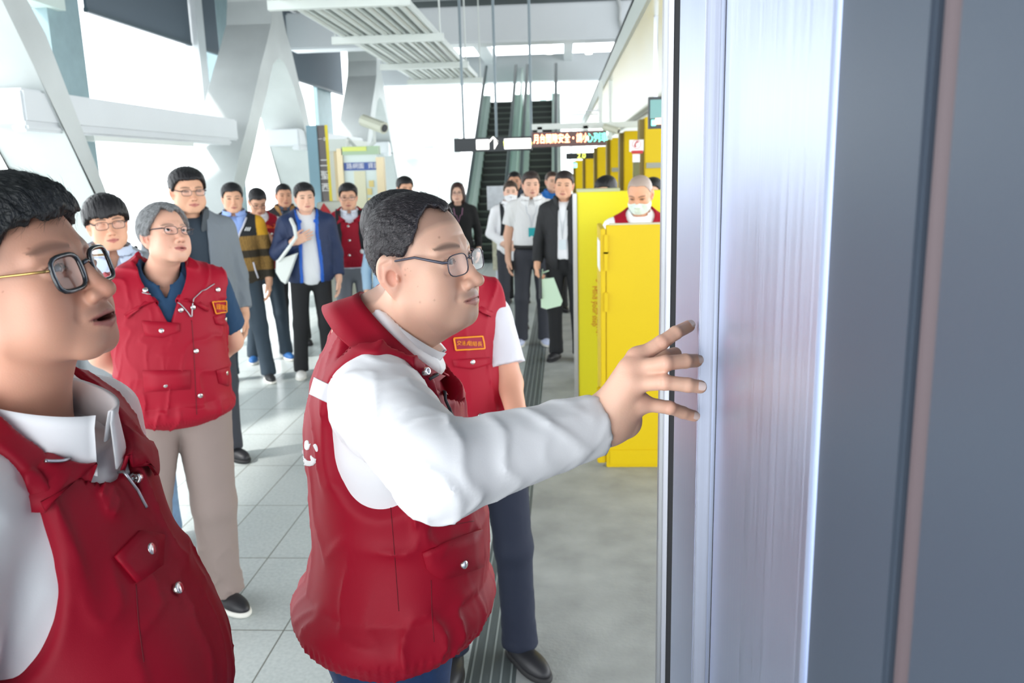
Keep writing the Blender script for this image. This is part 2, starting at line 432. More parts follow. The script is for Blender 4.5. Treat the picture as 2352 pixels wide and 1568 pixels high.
def in_frame_tri(mb, poly, a, b):
    """concave outline: fill through bmesh, extrude in X"""
    bm = bmesh.new(); vs = [bm.verts.new((a, p[0], p[1])) for p in poly]
    es = [bm.edges.new((vs[i], vs[(i + 1) % len(vs)])) for i in range(len(vs))]
    bmesh.ops.triangle_fill(bm, edges=es, use_beauty=True)
    bm.verts.index_update(); n = len(vs)
    tri = [tuple(v.index for v in f.verts) for f in bm.faces]
    V = [tuple(v.co) for v in bm.verts]; bm.free()
    mb.add(V + [(b, v[1], v[2]) for v in V], tri + [tuple(i + n for i in t[::-1]) for t in tri] + [(i, (i + 1) % n, (i + 1) % n + n, i + n) for i in range(n)])
XT = XA - 0.72
fr_names = ['near', 'second', 'third', 'fourth', 'fifth']
fr_lab = ['white inclined frame nearest the camera, its leg crossing the left edge', 'white arched frame beside the two dark blinds, behind the gold striped jacket',
          'white arched frame behind the security camera and blue headed notice board', 'white arched frame above the lone black haired man', 'farthest white arched frame, left of the escalators']
FR = []
for k in range(5):
    dy = (k - 1) * SPACE
    mb = MB(); in_frame_tri(mb, [(p[0] + dy, p[1]) for p in prof], XA, XT)
    o = mb.build('inclined_frame', conc_paint, origin=(XA, prof[8][0] + dy, 0)); FR.append(o)
    tag(o, fr_lab[k], 'structural frame', 'inclined frames on the open side')
    if k < 4:
        # tie beam to the next frame
        y0 = wp(170, 240)[0] + k * SPACE if k == 0 else prof[7][0] + dy + 0.9
        b = MB().box(XA - 0.6, XA - 0.02, dy + prof[8][0] + 3.1, dy + prof[8][0] + SPACE + 0.35, zb0, zb1)
        b.box(XA - 0.16, XA - 0.02, dy + prof[8][0] + 3.1, dy + prof[8][0] + SPACE + 0.1, zb0 - 0.07, zb0 - 0.0)
        o = b.build('tie_beam', white_paint, origin=(XA - 0.3, dy + 10, zb0), bevel=0.02)
        tag(o, ['white horizontal tie beam above the bowl haired young man', 'white horizontal tie beam behind the teal pillar sign', 'white horizontal tie beam behind the notice board', 'white horizontal tie beam farthest down the open side'][k], 'beam', 'tie beams between the frames')
        if k == 0:
            p = at(230, 300, X=XA)
            tube = MB().box(XA - 0.1, XA, at(215, 300, X=XA)[1], at(445, 330, X=XA)[1], zb0 - 0.12, zb0 - 0.07)
            o = tube.build('cable_trunking', rail_white, origin=(XA, p[1], zb0)); tag(o, 'thin pale cable trunking under the nearest tie beam', 'trunking')
# ---- outer posts and blinds
XB = -5.9
def yb(px, py): return at(px, py, X=XB)[1]
for k, (a, b) in enumerate(((118, 200), (505, 560))):
    y0, y1 = (yb(132, 205), yb(215, 205)) if k == 0 else (yb(512, 200), yb(552, 200))
    mb = MB().box(XB - 0.35, XB, y0, y0 + (y1 - y0) * 0.38, 0, 5.3).box(XB - 0.35, XB - 0.06, y0 + (y1 - y0) * 0.38, y1, 0, 5.3)
    o = mb.build('steel_post', teal_steel, origin=(XB, y0, 0)); tag(o, ['wide teal grey steel post at upper left, left of the wide blind', 'teal grey steel post at the far end of the first blind'][k], 'post', 'steel posts of the open side')
o = MB().box(XB - 0.2, XB - 0.1, yb(740, 250), yb(772, 250), 0, 5.3).build('steel_post', teal_steel, origin=(XB, yb(740, 250), 0)); tag(o, 'thin teal grey steel post just beyond the second blind', 'post', 'steel posts of the open side')
zB = at(300, 61, X=XB)[2]
for k, (xa, xb, ya, ybb) in enumerate(((197, 438, 28, 108), (461, 502, 118, 125), (655, 788, 190, 225))):
    y0, y1 = yb(xa, ya), yb(xb, ybb)
    if k == 2: y0 = yb(560, 160)
    mb = MB().box(XB - 0.02, XB + 0.02, y0, y1, zB + 0.05, 5.3)
    o = empty('roller_blind', (XB, y0, zB))
    mb.build('blind_cloth', dark_blind, o); MB().box(XB - 0.03, XB + 0.03, y0, y1, zB, zB + 0.05).build('bottom_rail', mat('blind_rail', rgb(70, 84, 92), 0.5), o)
    tag(o, ['wide dark grey blind drawn down at upper left', 'narrow dark grey blind strip between thin white post and arched frame', 'dark grey blind beyond the second arched frame'][k], 'blind', 'blinds of the open side')
y0 = yb(440, 108)
o = MB().box(XB - 0.1, XB + 0.12, y0, y0 + 0.28, 0, 5.3).build('thin_post', white_paint, origin=(XB, y0, 0)); tag(o, 'thin white post at the right end of the wide blind', 'post')
o = MB().box(XB - 0.15, XB + 0.1, yb(40, 0), yb(132, 20), at(118, 15, X=XB)[2] - 0.03, at(118, 15, X=XB)[2] + 0.13).build('sill_rail', mat('pale_green_rail', rgb(200, 214, 208), 0.5), origin=(XB, yb(40, 0), 4)); tag(o, 'pale rail at the top left corner', 'rail')
# ---- transverse beams
def cross_beam(pxb, pyb, zb, hgt, dep, lab):
    p = at(pxb, pyb, Z=zb); y = p[1]
    # the pair of lens angles also leans a little: follow the far end
    o = MB().box(-5.2, 4.2, y, y + dep, zb, zb + hgt).build('roof_beam', white_paint, origin=(0, y, zb), bevel=0.03)
    tag(o, lab, 'beam', 'deep white roof beams'); return y
ZB = 4.15
yA = cross_beam(1200, 95, ZB, 0.66, 0.55, 'nearer of the two deep white roof beams')
yC = cross_beam(1230, 186, ZB, 0.70, 0.55, 'farther deep white roof beam, just above the escalators')
for k, (px, dx) in enumerate(((1080, .3), (1308, .22))):
    xx = at(px, 105, Y=yA + 2)[0]
    o = MB().box(xx - dx / 2, xx + dx / 2, yA + 0.55, yC, ZB + 0.5, ZB + 0.72).build('roof_joist', white_paint, origin=(xx, yA, ZB + .5)); tag(o, ['short white joist joining the two roof beams, left one', 'short white joist joining the two roof beams, right one'][k], 'joist', 'joists between the roof beams')
for k, px in enumerate((1262, 1352)):
    p = at(px, 112, Y=yC - 1.2)
    o = empty('roof_lamp', p); MB().tube([p + [0, 0, -.13], p + [0, 0, .13]], 0.09, 12).build('lamp_body', glow_white, o); MB().tube([p + [0, 0, .13], p + [0, 0, 1.0]], 0.012, 6).build('rod', steel, o)
    tag(o, ['small white lamp between the roof beams, left one', 'small white lamp between the roof beams, right one'][k], 'lamp', 'small lamps between the roof beams')
mb = MB(); xk = at(1500, 10, Y=yA)[0]
p0 = at(1415, 0, Y=yA - .06)
mb.tube([at(1418, -12, Y=yA - .06), at(1424, 20, Y=yA - .06), at(1423, 45, Y=yA - .06), at(1432, 75, Y=yA - .06), at(1437, 92, Y=yA - 0.06)], 0.035, 8)
o = mb.build('conduit', mat('conduit_grey', rgb(176, 180, 180), 0.5), origin=tuple(p0)); tag(o, 'thin grey conduit bent down the face of the nearer roof beam', 'conduit')
# ---- pipe rack under the roof
zr = 3.35
bars = [(650, 935, 18), (780, 1000, 98), (885, 1062, 158), (893, 1087, 195)]
rack = empty('pipe_rack', (at(790, 18, Z=zr)[0], at(790, 18, Z=zr)[1], zr))
xl = at(780, 105, Z=zr)[0]; xr = at(998, 92, Z=zr)[0]
ys = [at(790, 18, Z=zr)[1], at(890, 98, Z=zr)[1], at(970, 158, Z=zr)[1], at(990, 193, Z=zr)[1]]
for i, y in enumerate(ys):
    MB().box(xl - 0.06, xr + 0.1, y - 0.04, y + 0.04, zr, zr + 0.085).build('cross_bar', rail_white, rack)
    for xx in (xl - 0.02, xr + 0.06): MB().tube([(xx, y, zr + .08), (xx, y, 5.35)], 0.011, 6).build('hanger_rod', rail_white, rack)
NP = 7
for i in range(NP):
    x = xl + (xr - xl) * (i + 0.5) / NP
    MB().tube([(x, ys[0] - 3, zr + .12), (x, ys[-1] + 0.3, zr + .12)], 0.045, 12).build('pipe', rail_white, rack, smooth=True)
    MB().box(x + 0.06, x + 0.082, ys[0] - 3, ys[-1] + .2, zr + .085, zr + 0.16).build('rail', mat('rack_rail', rgb(196, 204, 200), 0.4), rack)
red_tag = mat('faint_red_tag', rgb(226, 170, 165), 0.5)
tag(rack, 'hanging rack of parallel white pipes under the roof', 'pipe rack')
# ---- soffit above the yellow doors
Yn, Yf = 1.0, 40
def r_(px, py): return (px - 1292) / (385 - py)
zs = 2.85; XF = (zs - 1.82) * r_(1497, 0)
zt = 1.82 + XF / r_(1467, 0)
o = empty('soffit_box', (XF, 8, zs))
MB().box(XF, XF + 0.03, 4.2, Yf, zs, zt + .02).build('fascia', mat('fascia_grey', rgb(178, 186, 180), 0.45), o)
MB().box(XF + .03, XF + 1.0, 4.2, Yf, zs, zs + .03).build('soffit_panel', mat('cream_soffit', rgb(216, 220, 206), 0.22, spec=0.6), o)
xg = XF + 1.0
MB().box(xg, xg + 0.08, 4.2, Yf, zs - .06, zs + .03).build('groove_trim', mat('soffit_dark_trim', rgb(120, 122, 108), 0.5), o)
MB().box(xg + .08, xg + 0.9, 4.2, Yf, zs - 0.09, zs - .02).build('outer_soffit', mat('outer_soffit', rgb(210, 214, 204), 0.4), o)
MB().box(XF, XF + 1.9, 4.2, Yf, zt, zt + .04).build('top_cover', dark_roof, o)
tag(o, 'long pale box running over the yellow platform doors', 'soffit')
# ---- escalators
T30 = math.tan(math.radians(30))
def escalator(xc, w, lab):
    o = empty('escalator', (xc, YF, 0))
    x0, x1 = xc - w / 2, xc + w / 2; st = MB(); ed = MB(); N = 23
    st.box(x0, x1, YF - 0.6, YF, -0.05, 0.02)
    for i in range(N):
        y = YF + i * 0.27; z = i * 0.27 * T30
        st.box(x0, x1, y, y + 0.30, z - 0.2, z + 0.27 * T30); ed.box(x0, x1, y - 0.012, y + 0.03, z + 0.27 * T30 - 0.03, z + 0.27 * T30 + 0.004)
    st.build('steps', step_mat, o); ed.build('step_edges', step_edge, o)
    L = N * 0.27
    for s, x in ((-1, x0), (1, x1)):
        xa, xb = (x - 0.22, x) if s < 0 else (x, x + 0.22)
        q = MB(); q.prism([(YF - 0.9, 0), (YF - .2, 0.0), (YF + L, L * T30 - 0.3), (YF + L, L * T30 + .2), (YF + .1, 0.28), (YF - .9, .24)], 0, xa, xb)
        q.build('skirt', mat('escalator_skirt', rgb(228, 240, 234), 0.35, 0.0), o)
        xm = (xa + xb) / 2
        q = MB(); q.prism([(YF - 0.7, .25), (YF + 0.0, 0.25), (YF + L, L * T30 + .2), (YF + L, L * T30 + .88), (YF + .1, 0.93), (YF - .7, .9)], 0, xm - 0.006, xm + .006)
        q.build('glass_panel', green_glass, o)
        MB().tube([(xm, YF - .6, .5), (xm, YF - .78, .7), (xm, YF - .7, .9), (xm, YF, .96), (xm, YF + 1, .96 + .5), (xm, YF + L, L * T30 + .95)], 0.04, 8).build('handrail', hand_rubber, o, smooth=True)
    tag(o, lab, 'escalator', 'escalators at the end of the platform'); return o
ye = YF + 4
xA1, xA2 = at(1090, 460, Y=YF + 1)[0], at(1152, 460, Y=YF + 1)[0]
xB1, xB2 = at(1210, 400, Y=YF + 1.8)[0], at(1266, 400, Y=YF + 1.8)[0]
escalator((xA1 + xA2) / 2, xA2 - xA1, 'left escalator with black steps rising under the hanging black sign')
escalator((xB1 + xB2) / 2, xB2 - xB1, 'right escalator with black steps behind the man in white polo')
xm0, xm1 = xA2 + 0.24, xB1 - 0.24
o = empty('escalator_divider', ((xm0 + xm1) / 2, YF + .5, 0)); q = MB(); L = 6.6
q.prism([(YF + .0, 0), (YF + L, L * T30 - .6), (YF + L, L * T30 + .75), (YF + .1, 0.75), (YF - .2, .6)], 0, xm0, xm1); q.build('side_panel', mat('divider_green', rgb(226, 242, 234), 0.3), o)
tag(o, 'pale green divider panel between the two escalators', 'panel')
# far building and glass seen beyond the escalators
o = empty('far_building', (1.2, 44, 0)); fb = mat('far_wall', rgb(226, 232, 232), 0.8)
p0, p1 = at(1180, 330, Y=44), at(1345, 330, Y=44)
MB().box(at(1235, 300, Y=44)[0], at(1345, 300, Y=44)[0], 44, 47, 0, at(1300, 250, Y=44)[2]).build('wall', fb, o)
for (a, b, c, d) in ((1240, 205, 1255, 232), (1262, 200, 1272, 238), (1290, 215, 1300, 232), (1292, 240, 1302, 252), (1312, 255, 1340, 275)):
    q0 = at(a, d, Y=43.9); q1 = at(c, b, Y=43.9); MB().box(q0[0], q1[0], 43.86, 44, q0[2], q1[2]).build('window', mat('far_window', rgb(150, 176, 172), 0.3), o)
tag(o, 'pale building seen past the top of the right escalator', 'building')

# ================================================================== SIGNS
def sign_box(name, x0, y0, x1, y1, Y, m, lab, cat, dep=0.12, parent=None, group=None):
    a = at(x0, y1, Y=Y); b = at(x1, y0, Y=Y)
    return a, b
YS = 11.5
a = at(1044, 333, Y=YS); b = at(1222, 330, Y=YS); hs = 15 * YS / F
zc = (a[2] + b[2]) / 2
o = empty('hanging_sign', ((a[0] + b[0]) / 2, YS, zc))
MB().box(a[0], b[0], YS - .06, YS + .06, zc - hs, zc + hs).build('sign_body', black_sign, o)
def bx(px): return at(px, 330, Y=YS)[0]
MB().box(bx(1095), bx(1124), YS - .066, YS - .06, zc - hs * .72, zc + hs * .72).build('lit_label', glow_white, o)
MB().box(bx(1159), bx(1220), YS - .066, YS - .06, zc - hs * .74, zc + hs * .74).build('lit_label', glow_white, o)
text_obj('arrow', '↑', hs * 2.6, glow_white, (bx(1134), YS - .067, zc), (1, 0, 0), (0, 0, 1), o)
text_obj('lettering', '緊急出口 Exit', hs * 0.75, glow_yellow, (bx(1190), YS - .068, zc), (1, 0, 0), (0, 0, 1), o)
for px in (1066, 1141, 1223 - 2):
    MB().tube([(bx(px), YS, zc + hs), (bx(px), YS, 5.35)], 0.018, 6).build('hanger_rod', mat('rod_grey', rgb(130, 145, 152), 0.5), o)
tag(o, 'black hanging direction sign with white arrow before the left escalator', 'sign')
# LED sign
YL = 10.6
a = at(1222, 322, Y=YL); b = at(1392, 316, Y=YL); zc = (a[2] + b[2]) / 2; hl = 16 * YL / F
o = empty('led_display', ((a[0] + b[0]) / 2, YL, zc))
MB().box(a[0], b[0], YL - .05, YL + .09, zc - hl * 1.0, zc + hl * 1.0).build('display_body', mat('display_brown', rgb(112, 84, 82), 0.5), o)
t1 = '月台間隙安全・請小'; 
v, f_ = text_mesh(t1, hl * 1.35); wt = v[:, 0].max() - v[:, 0].min(); wr = (b[0] - a[0]) * 0.74
text_obj('red_lettering', t1, hl * 1.35, glow_red, (a[0] + wr / 2 + .02, YL - .053, zc), (1, 0, 0), (0, 0, 1), o, squeeze=wr / wt)
text_obj('green_lettering', '心列車', hl * 1.35, glow_green, (b[0] - (b[0] - a[0]) * .125, YL - .053, zc), (1, 0, 0), (0, 0, 1), o, squeeze=0.75)
za = at(1222, 292, Y=YL)[2]
MB().box(a[0], b[0] + .40, YL - .03, YL + .03, za - .035, za + .035).build('support_tube', rail_white, o)
for px in (1240, 1345): MB().box(at(px, 300, Y=YL)[0] - .03, at(px, 300, Y=YL)[0] + .03, YL - .03, YL + .03, zc + hl, za).build('bracket', rail_white, o)
for px in (1403, 1380): MB().tube([(at(px, 280, Y=YL)[0], YL, za), (at(px, 230, Y=YL)[0], YL, zs)], 0.025, 8).build('hanger', rail_white, o)
tag(o, 'glowing red and green lettering board hung right of the black sign', 'display board')
# small black sign further on
YK = 14.5
a = at(1300, 357, Y=YK); b = at(1371, 357, Y=YK); zc = at(1335, 358, Y=YK)[2]
o = empty('hanging_sign', (a[0], YK, zc)); MB().box(a[0], b[0], YK, YK + .08, zc - .05, zc + .05).build('sign_body', black_sign, o)
text_obj('number', '2.0', .12, glow_yellow, ((a[0] + b[0]) / 2, YK - .004, zc), (1, 0, 0), (0, 0, 1), o)
MB().tube([(a[0] + .1, YK + .04, zc + .05), (a[0] + .1, YK + .04, zs - .1), (XF + .1, YK + .04, zs - .1), (XF + .1, YK + .04, zs)], .012, 6).build('hanger_rod', steel, o)
tag(o, 'small black sign with yellow numerals above the far yellow doors', 'sign')
p = at(1310, 380, Y=15.5); o = empty('indicator_light', p)
MB().box(p[0] - .12, p[0] + .03, 15.5, 15.56, p[2] - .04, p[2] + .04).build('red_lamp', glow_red, o); MB().box(p[0] + .03, p[0] + .12, 15.5, 15.56, p[2] - .04, p[2] + .04).build('green_lamp', glow_green, o); MB().tube([(p[0], 15.53, p[2] + .04), (p[0], 15.53, zs - .1), (XF + .1, 15.53, zs - .1), (XF + .1, 15.53, zs)], .01, 6).build('rod', steel, o)
tag(o, 'small red and green lamps hung under the small black sign', 'lamp')
# ---- CCTV cameras
def cctv(px, py, Y, s, lab, wall):
    p = at(px, py, Y=Y); o = empty('security_camera', p)
    d = np.array([0.8, -0.5, -0.3]); d /= np.linalg.norm(d)
    MB().tube([p - d * .14 * s, p + d * .14 * s], 0.055 * s, 10).build('camera_body', mat('camera_ivory', rgb(206, 208, 190), 0.5), o)
    MB().tube([p + d * .13 * s, p + d * .15 * s], 0.035 * s, 10).build('lens', black_sign, o)
    w = np.array(wall, float)
    MB().tube([p - [0, 0, .05 * s], p - [0, 0, .16 * s], (p + w) / 2 - [0, 0, .2 * s], w], 0.016 * s, 8).build('mounting_arm', rail_white, o)
    tag(o, lab, 'camera'); return o
cctv(858, 285, 12.1, 1.55, 'ivory security camera above the notice board', at(798, 318, Y=12.2))
cctv(1404, 296, 10.45, .75, 'small security camera right of the glowing letter board', at(1398, 284, Y=10.6))
# ---- pillar sign, notice board, silver box
YP = 11.0
def pz(px, py, Y): return at(px, py, Y=Y)
o = empty('pillar_sign', (at(725, 460, Y=YP)[0], YP, 0))
xa, xb, xc_ = at(703, 300, Y=YP)[0], at(727, 300, Y=YP)[0], at(746, 300, Y=YP)[0]
ztp = at(715, 288, Y=YP)[2]
MB().box(xa, xb, YP, YP + .1, 0, ztp).build('teal_side', mat('teal_sign', rgb(118, 152, 166), 0.5), o)
MB().box(xb, xc_, YP + 0.02, YP + .1, 0, ztp).build('dark_face', mat('dark_sign', rgb(98, 92, 92), 0.5), o)
MB().box(xc_, xc_ + .035, YP, YP + .02, 0, ztp).build('yellow_edge', mat('yellow_edge', rgb(214, 196, 40), 0.5), o)
zz = at(738, 400, Y=YP)[2]
for i, ch in enumerate('二聖西'):
    text_obj('lettering', ch, .12, white_print, ((xb + xc_) / 2 + .01, YP + .016, zz + .14 - i * .16), (1, 0, 0), (0, 0, 1), o)
text_obj('lettering', '一 0', .06, white_print, ((xb + xc_) / 2, YP + .016, zz + .45), (1, 0, 0), (0, 0, 1), o)
tag(o, 'tall pillar sign with teal side, dark lettered face and yellow edge', 'sign')
YN = 10.3
o = empty('notice_board', (at(815, 460, Y=YN)[0], YN, 0))
def X_(px, Y, py=400): return at(px, py, Y=Y)[0]
def Z_(py, Y, px=820): return at(px, py, Y=Y)[2]
cream = mat('cream_frame', rgb(222, 206, 170), 0.4, 0.2); pale = mat('pale_glass_panel', rgb(206, 220, 216), 0.2)
MB().box(X_(787, YN), X_(872, YN), YN, YN + .12, Z_(355, YN), Z_(336, YN)).build('header', mat('header_green', rgb(166, 192, 160), 0.4), o)
MB().box(X_(790, YN), X_(845, YN), YN - .006, YN + .01, Z_(347, YN), Z_(337, YN)).build('header_stripe', mat('lime', rgb(214, 224, 120), 0.5), o)
MB().box(X_(776, YN), X_(789, YN), YN, YN + .12, 0, Z_(340, YN)).build('left_post', cream, o)
MB().box(X_(865, YN), X_(881, YN), YN, YN + .12, 0, Z_(362, YN)).build('right_post', cream, o)
MB().box(X_(789, YN), X_(865, YN), YN + .03, YN + .08, 0.3, Z_(355, YN)).build('board_panel', pale, o)
MB().box(X_(790, YN), X_(864, YN), YN + .02, YN + .03, Z_(391, YN), Z_(373, YN)).build('blue_header', blue_print, o)
MB().box(X_(812, YN), X_(838, YN), YN + .02, YN + .03, .8, Z_(393, YN)).build('notice', mat('notice_cream', rgb(218, 216, 186), 0.5), o)
text_obj('lettering', '路網圖  資訊', .075, white_print, (X_(834, YN), YN + .017, Z_(382, YN)), (1, 0, 0), (0, 0, 1), o)
for (px, py) in ((852, 422), (848, 440), (850, 462)): 
    q = at(px, py, Y=YN); MB().box(q[0] - .03, q[0] + .03, YN + .02, YN + .031, q[2] - .04, q[2] + .04).build('notice_mark', mat('tan_mark', rgb(218, 200, 130), .5), o)
tag(o, 'notice board with blue lettered header and cream posts', 'notice board')
YV = 12.0
o = empty('lift_lobby', (at(765, 350, Y=YV)[0], YV, 0))
MB().box(X_(750, YV), X_(790, YV), YV, YV + 1.2, 0, Z_(345, YV)).build('wall_panel', mat('lobby_panel', rgb(216, 216, 204), 0.35), o)
MB().box(X_(746, YV), X_(800, YV), YV - .05, YV + 1.3, Z_(345, YV), Z_(318, YV)).build('cornice', mat('lobby_top', rgb(222, 228, 222), 0.4), o)
MB().box(X_(770, YV), X_(788, YV), YV - .01, YV, 0, Z_(346, YV)).build('orange_edge', mat('lobby_orange', rgb(226, 204, 160), 0.4), o)
tag(o, 'pale lift enclosure with flat top behind the notice board', 'lift enclosure')
YX = 8.9
o = empty('fire_cabinet', (at(757, 480, Y=YX)[0], YX, 0))
MB().box(X_(722, YX), X_(792, YX), YX, YX + .35, 0, at(757, 464, Y=YX)[2]).build('cabinet_body', mat('cabinet_beige', rgb(188, 192, 180), 0.4, 0.3), o, bevel=.01)
q = at(745, 487, Y=YX)
MB().add([(q[0] - .06, YX - .005, q[2] - .12), (q[0] + .06, YX - .005, q[2] - .12), (q[0] + .07, YX - .005, q[2]), (q[0], YX - .005, q[2] + .1), (q[0] - .06, YX - .005, q[2])], [(0, 1, 2, 3, 4)]).build('red_mark', red_sign, o)
tag(o, 'waist high beige cabinet with red mark behind the blue jacket', 'cabinet')
# poster stand by the escalator foot
YQ = 10.6
o = empty('poster_stand', (X_(1140, YQ), YQ, 0))
MB().box(X_(1117, YQ), X_(1162, YQ), YQ, YQ + .03, Z_(482, YQ, 1140), Z_(427, YQ, 1140)).build('poster', mat('poster_grey', rgb(206, 212, 218), 0.3, var=(14, .2)), o)
MB().box(X_(1136, YQ) - .02, X_(1136, YQ) + .02, YQ + .03, YQ + .06, 0.03, Z_(440, YQ, 1140)).build('pole', steel, o)
MB().box(X_(1126, YQ), X_(1146, YQ), YQ - .02, YQ + .03, .55, Z_(485, YQ, 1140)).build('leaflet_holder', mat('leaflets', rgb(216, 216, 190), .5, var=(20, .3)), o)
MB().box(X_(1120, YQ), X_(1158, YQ), YQ - .2, YQ + .2, 0, .03).build('base', steel, o)
tag(o, 'poster stand left of the masked woman at the escalator', 'stand')

# ================================================================== YELLOW PLATFORM DOORS
def ydoor(o, x0, x1, y, z0, z1, th=.04, m=yellow_paint, name='door_panel'):
    return MB().box(x0, x1, y, y + th, z0, z1).build(name, m, o, bevel=.004)
# nearer open door
p = at(1393, 1066, Z=0.02); Y1 = p[1]; Xl = p[0]; z1 = at(1400, 517, Y=Y1)[2]
o = empty('platform_door', (Xl, Y1, 0))
MB().box(Xl, Xl + 1.1, Y1, Y1 + .05, 0.0, z1).build('door_panel', yellow_paint, o, bevel=.004)
MB().box(Xl + 0.02, Xl + 1.1, Y1 - .006, Y1 + .0, 0.02, .115).build('kick_plate', yellow_paint, o, bevel=.002)
MB().box(Xl - .055, Xl + 0.0, Y1 + .02, Y1 + .07, 0.02, .5).build('lower_stile', yellow_paint, o, bevel=.006)
MB().box(Xl - .032, Xl - .002, Y1 - .006, Y1 + .5, .5 - .3, z1 - .02).build('side_leaf', yellow_paint, o, bevel=.004)
for py in (560, 598, 692):
    q = at(1398, py, Y=Y1); MB().box(Xl - .014, Xl + .012, Y1 - .02, Y1, q[2] - .06, q[2] + .055).build('hinge', yellow_paint, o, bevel=.004)
q = at(1386, 575, Y=Y1 + .3)
MB().box(Xl - .036, Xl - .032, Y1 + .05, Y1 + .35, q[2] - .1, q[2] + .08).build('white_label', white_print, o)
MB().box(Xl + 0.02, Xl + .55, Y1 + .001, Y1 + .05, z1, z1 + .008).build('top_cap', mat('top_cap', rgb(200, 196, 170), .5), o)
tag(o, 'nearer yellow door panel standing open, hinges on its left edge', 'platform door')
# farther open door
p = at(1320, 935, Z=0.02); Y2 = p[1]; Xa = at(1327, 690, Y=Y2)[0]; Xb = at(1424, 690, Y=Y2)[0]; z2 = at(1370, 437, Y=Y2)[2]
o = empty('platform_door', (Xa, Y2, 0))
MB().box(Xa, Xb + .35, Y2, Y2 + .16, 0.0, z2 - .01).build('door_panel', mat('lemon_door_paint', rgb(236, 226, 40), .45, spec=.3, bump=(120, .02)), o, bevel=.006)
MB().box(Xa - .03, Xa, Y2 - .01, Y2 + .17, 0.0, z2 - .02).build('edge_strip', alu, o, bevel=.004)
MB().box(Xa, Xb, Y2, Y2 + .2, z2 - .01, z2 + .01).build('top_cap', mat('top_cap2', rgb(190, 196, 150), .5), o)
xx = at(1378, 700, Y=Y2)[0]; zz = at(1378, 700, Y=Y2)[2]
text_obj('red_lettering', '小心月台間隙', .075, red_print, (xx, Y2 - .003, zz - .01), (0, 0, -1), (1, 0, 0), o)
text_obj('red_lettering', 'Mind your step', .05, red_print, (xx - .075 + .035, Y2 - .003, zz - .01), (0, 0, -1), (1, 0, 0), o)
tag(o, 'lemon yellow door slab with red vertical lettering and grey edge', 'platform door')
# row of tall yellow units behind
row = [(1480, 1520, 268, 9.3, 'tall yellow unit with grey handle, right edge behind the steel post'),
       (1433, 1478, 300, 10.6, 'tall yellow unit behind the phone notice'),
       (1402, 1430, 316, 12.2, 'tall yellow unit between two dark gaps'),
       (1372, 1400, 336, 14.0, 'tall yellow unit behind the black haired head'),
       (1345, 1370, 350, 16.0, 'tall yellow unit under the small black sign'),
       (1322, 1352, 368, 18.0, 'farthest tall yellow unit on the platform edge')]
for i, (xa, xb, yt, Y, lab) in enumerate(row):
    x0, x1 = at(xa, 420, Y=Y)[0], at(xb, 420, Y=Y)[0]; zt_ = at((xa + xb) / 2, yt, Y=Y)[2]
    o = empty('yellow_door_unit', (x0, Y, 0)); MB().box(x0, x1 + .3, Y, Y + .35, 0, zt_).build('door_body', yellow_paint, o, bevel=.01)
    MB().box(x0 - .05, x0, Y + .05, Y + .3, 0, zt_ - .02).build('dark_gap', mat('gap_brown', rgb(120, 104, 40), .5), o)
    if i in (0, 2): 
        q = at(xb - 14, 380 + 5 * i, Y=Y); MB().box(x0 + .02, x1, Y - .02, Y, q[2] - .025, q[2] + .03).build('handle', mat('handle_grey', rgb(150, 152, 140), .4), o)
    tag(o, lab, 'platform door', 'tall yellow units along the platform edge')
# yellow round-ended counter further behind
q0, q1 = at(1315, 400, Y=19.0)[0], at(1420, 400, Y=19.0)[0]
o = MB().box(q0, q1, 19, 20, 0, at(1370, 392, Y=19.0)[2]).build('yellow_barrier', yellow_paint, origin=(q0, 19, 0), bevel=.2); tag(o, 'low yellow barrier far behind the two men in dark', 'barrier')
# phone notice on a pole
YT = 8.6
o = empty('phone_notice', (X_(1464, YT), YT, 0)); q = at(1462, 335, Y=YT)
MB().box(q[0] - .07, q[0] + .07, YT, YT + .02, q[2] - .055, q[2] + .06).build('plate', white_print, o)
MB().box(q[0] - .05, q[0] + .065, YT - .003, YT, q[2] - .075, q[2] - .045).build('red_band', red_sign, o)
text_obj('phone_mark', '✆', .1, red_sign, (q[0], YT - .003, q[2] + .01), (1, 0, 0), (0, 0, 1), o)
MB().box(q[0] - .035, q[0] + .035, YT + .01, YT + .05, q[2] - .16, q[2] - .08).build('white_box', white_print, o)
MB().box(q[0] - .03, q[0] + .03, YT + .03, YT + .07, 0, q[2] - .16).build('post', mat('post_dark', rgb(104, 104, 60), .5), o)
tag(o, 'white phone notice with red band above the masked man', 'notice')
# small screen by the post
YM = 6.2
q = at(1506, 262, Y=YM); o = empty('wall_screen', q)
MB().box(q[0] - .05, q[0] + .08, YM, YM + .06, q[2] - .1, q[2] + .12).build('screen_body', black_sign, o)
MB().box(q[0] - .04, q[0] + .07, YM - .004, YM, q[2] - .03, q[2] + .1).build('screen', mat('screen_teal', rgb(110, 160, 158), .3), o)
MB().box(q[0] - .03, q[0] + .0, YM - .006, YM, q[2] - .08, q[2] - .04).build('green_lamp', glow_green, o)
MB().box(q[0] + .0, q[0] + .05, YM - .006, YM, q[2] - .07, q[2] - .03).build('red_lamp', glow_red, o)
MB().tube([(q[0], YM + .03, q[2] + .12), (q[0], YM + .03, zs)], .015, 6).build('rod', steel, o)
tag(o, 'small screen with green and red lights beside the steel post', 'screen')

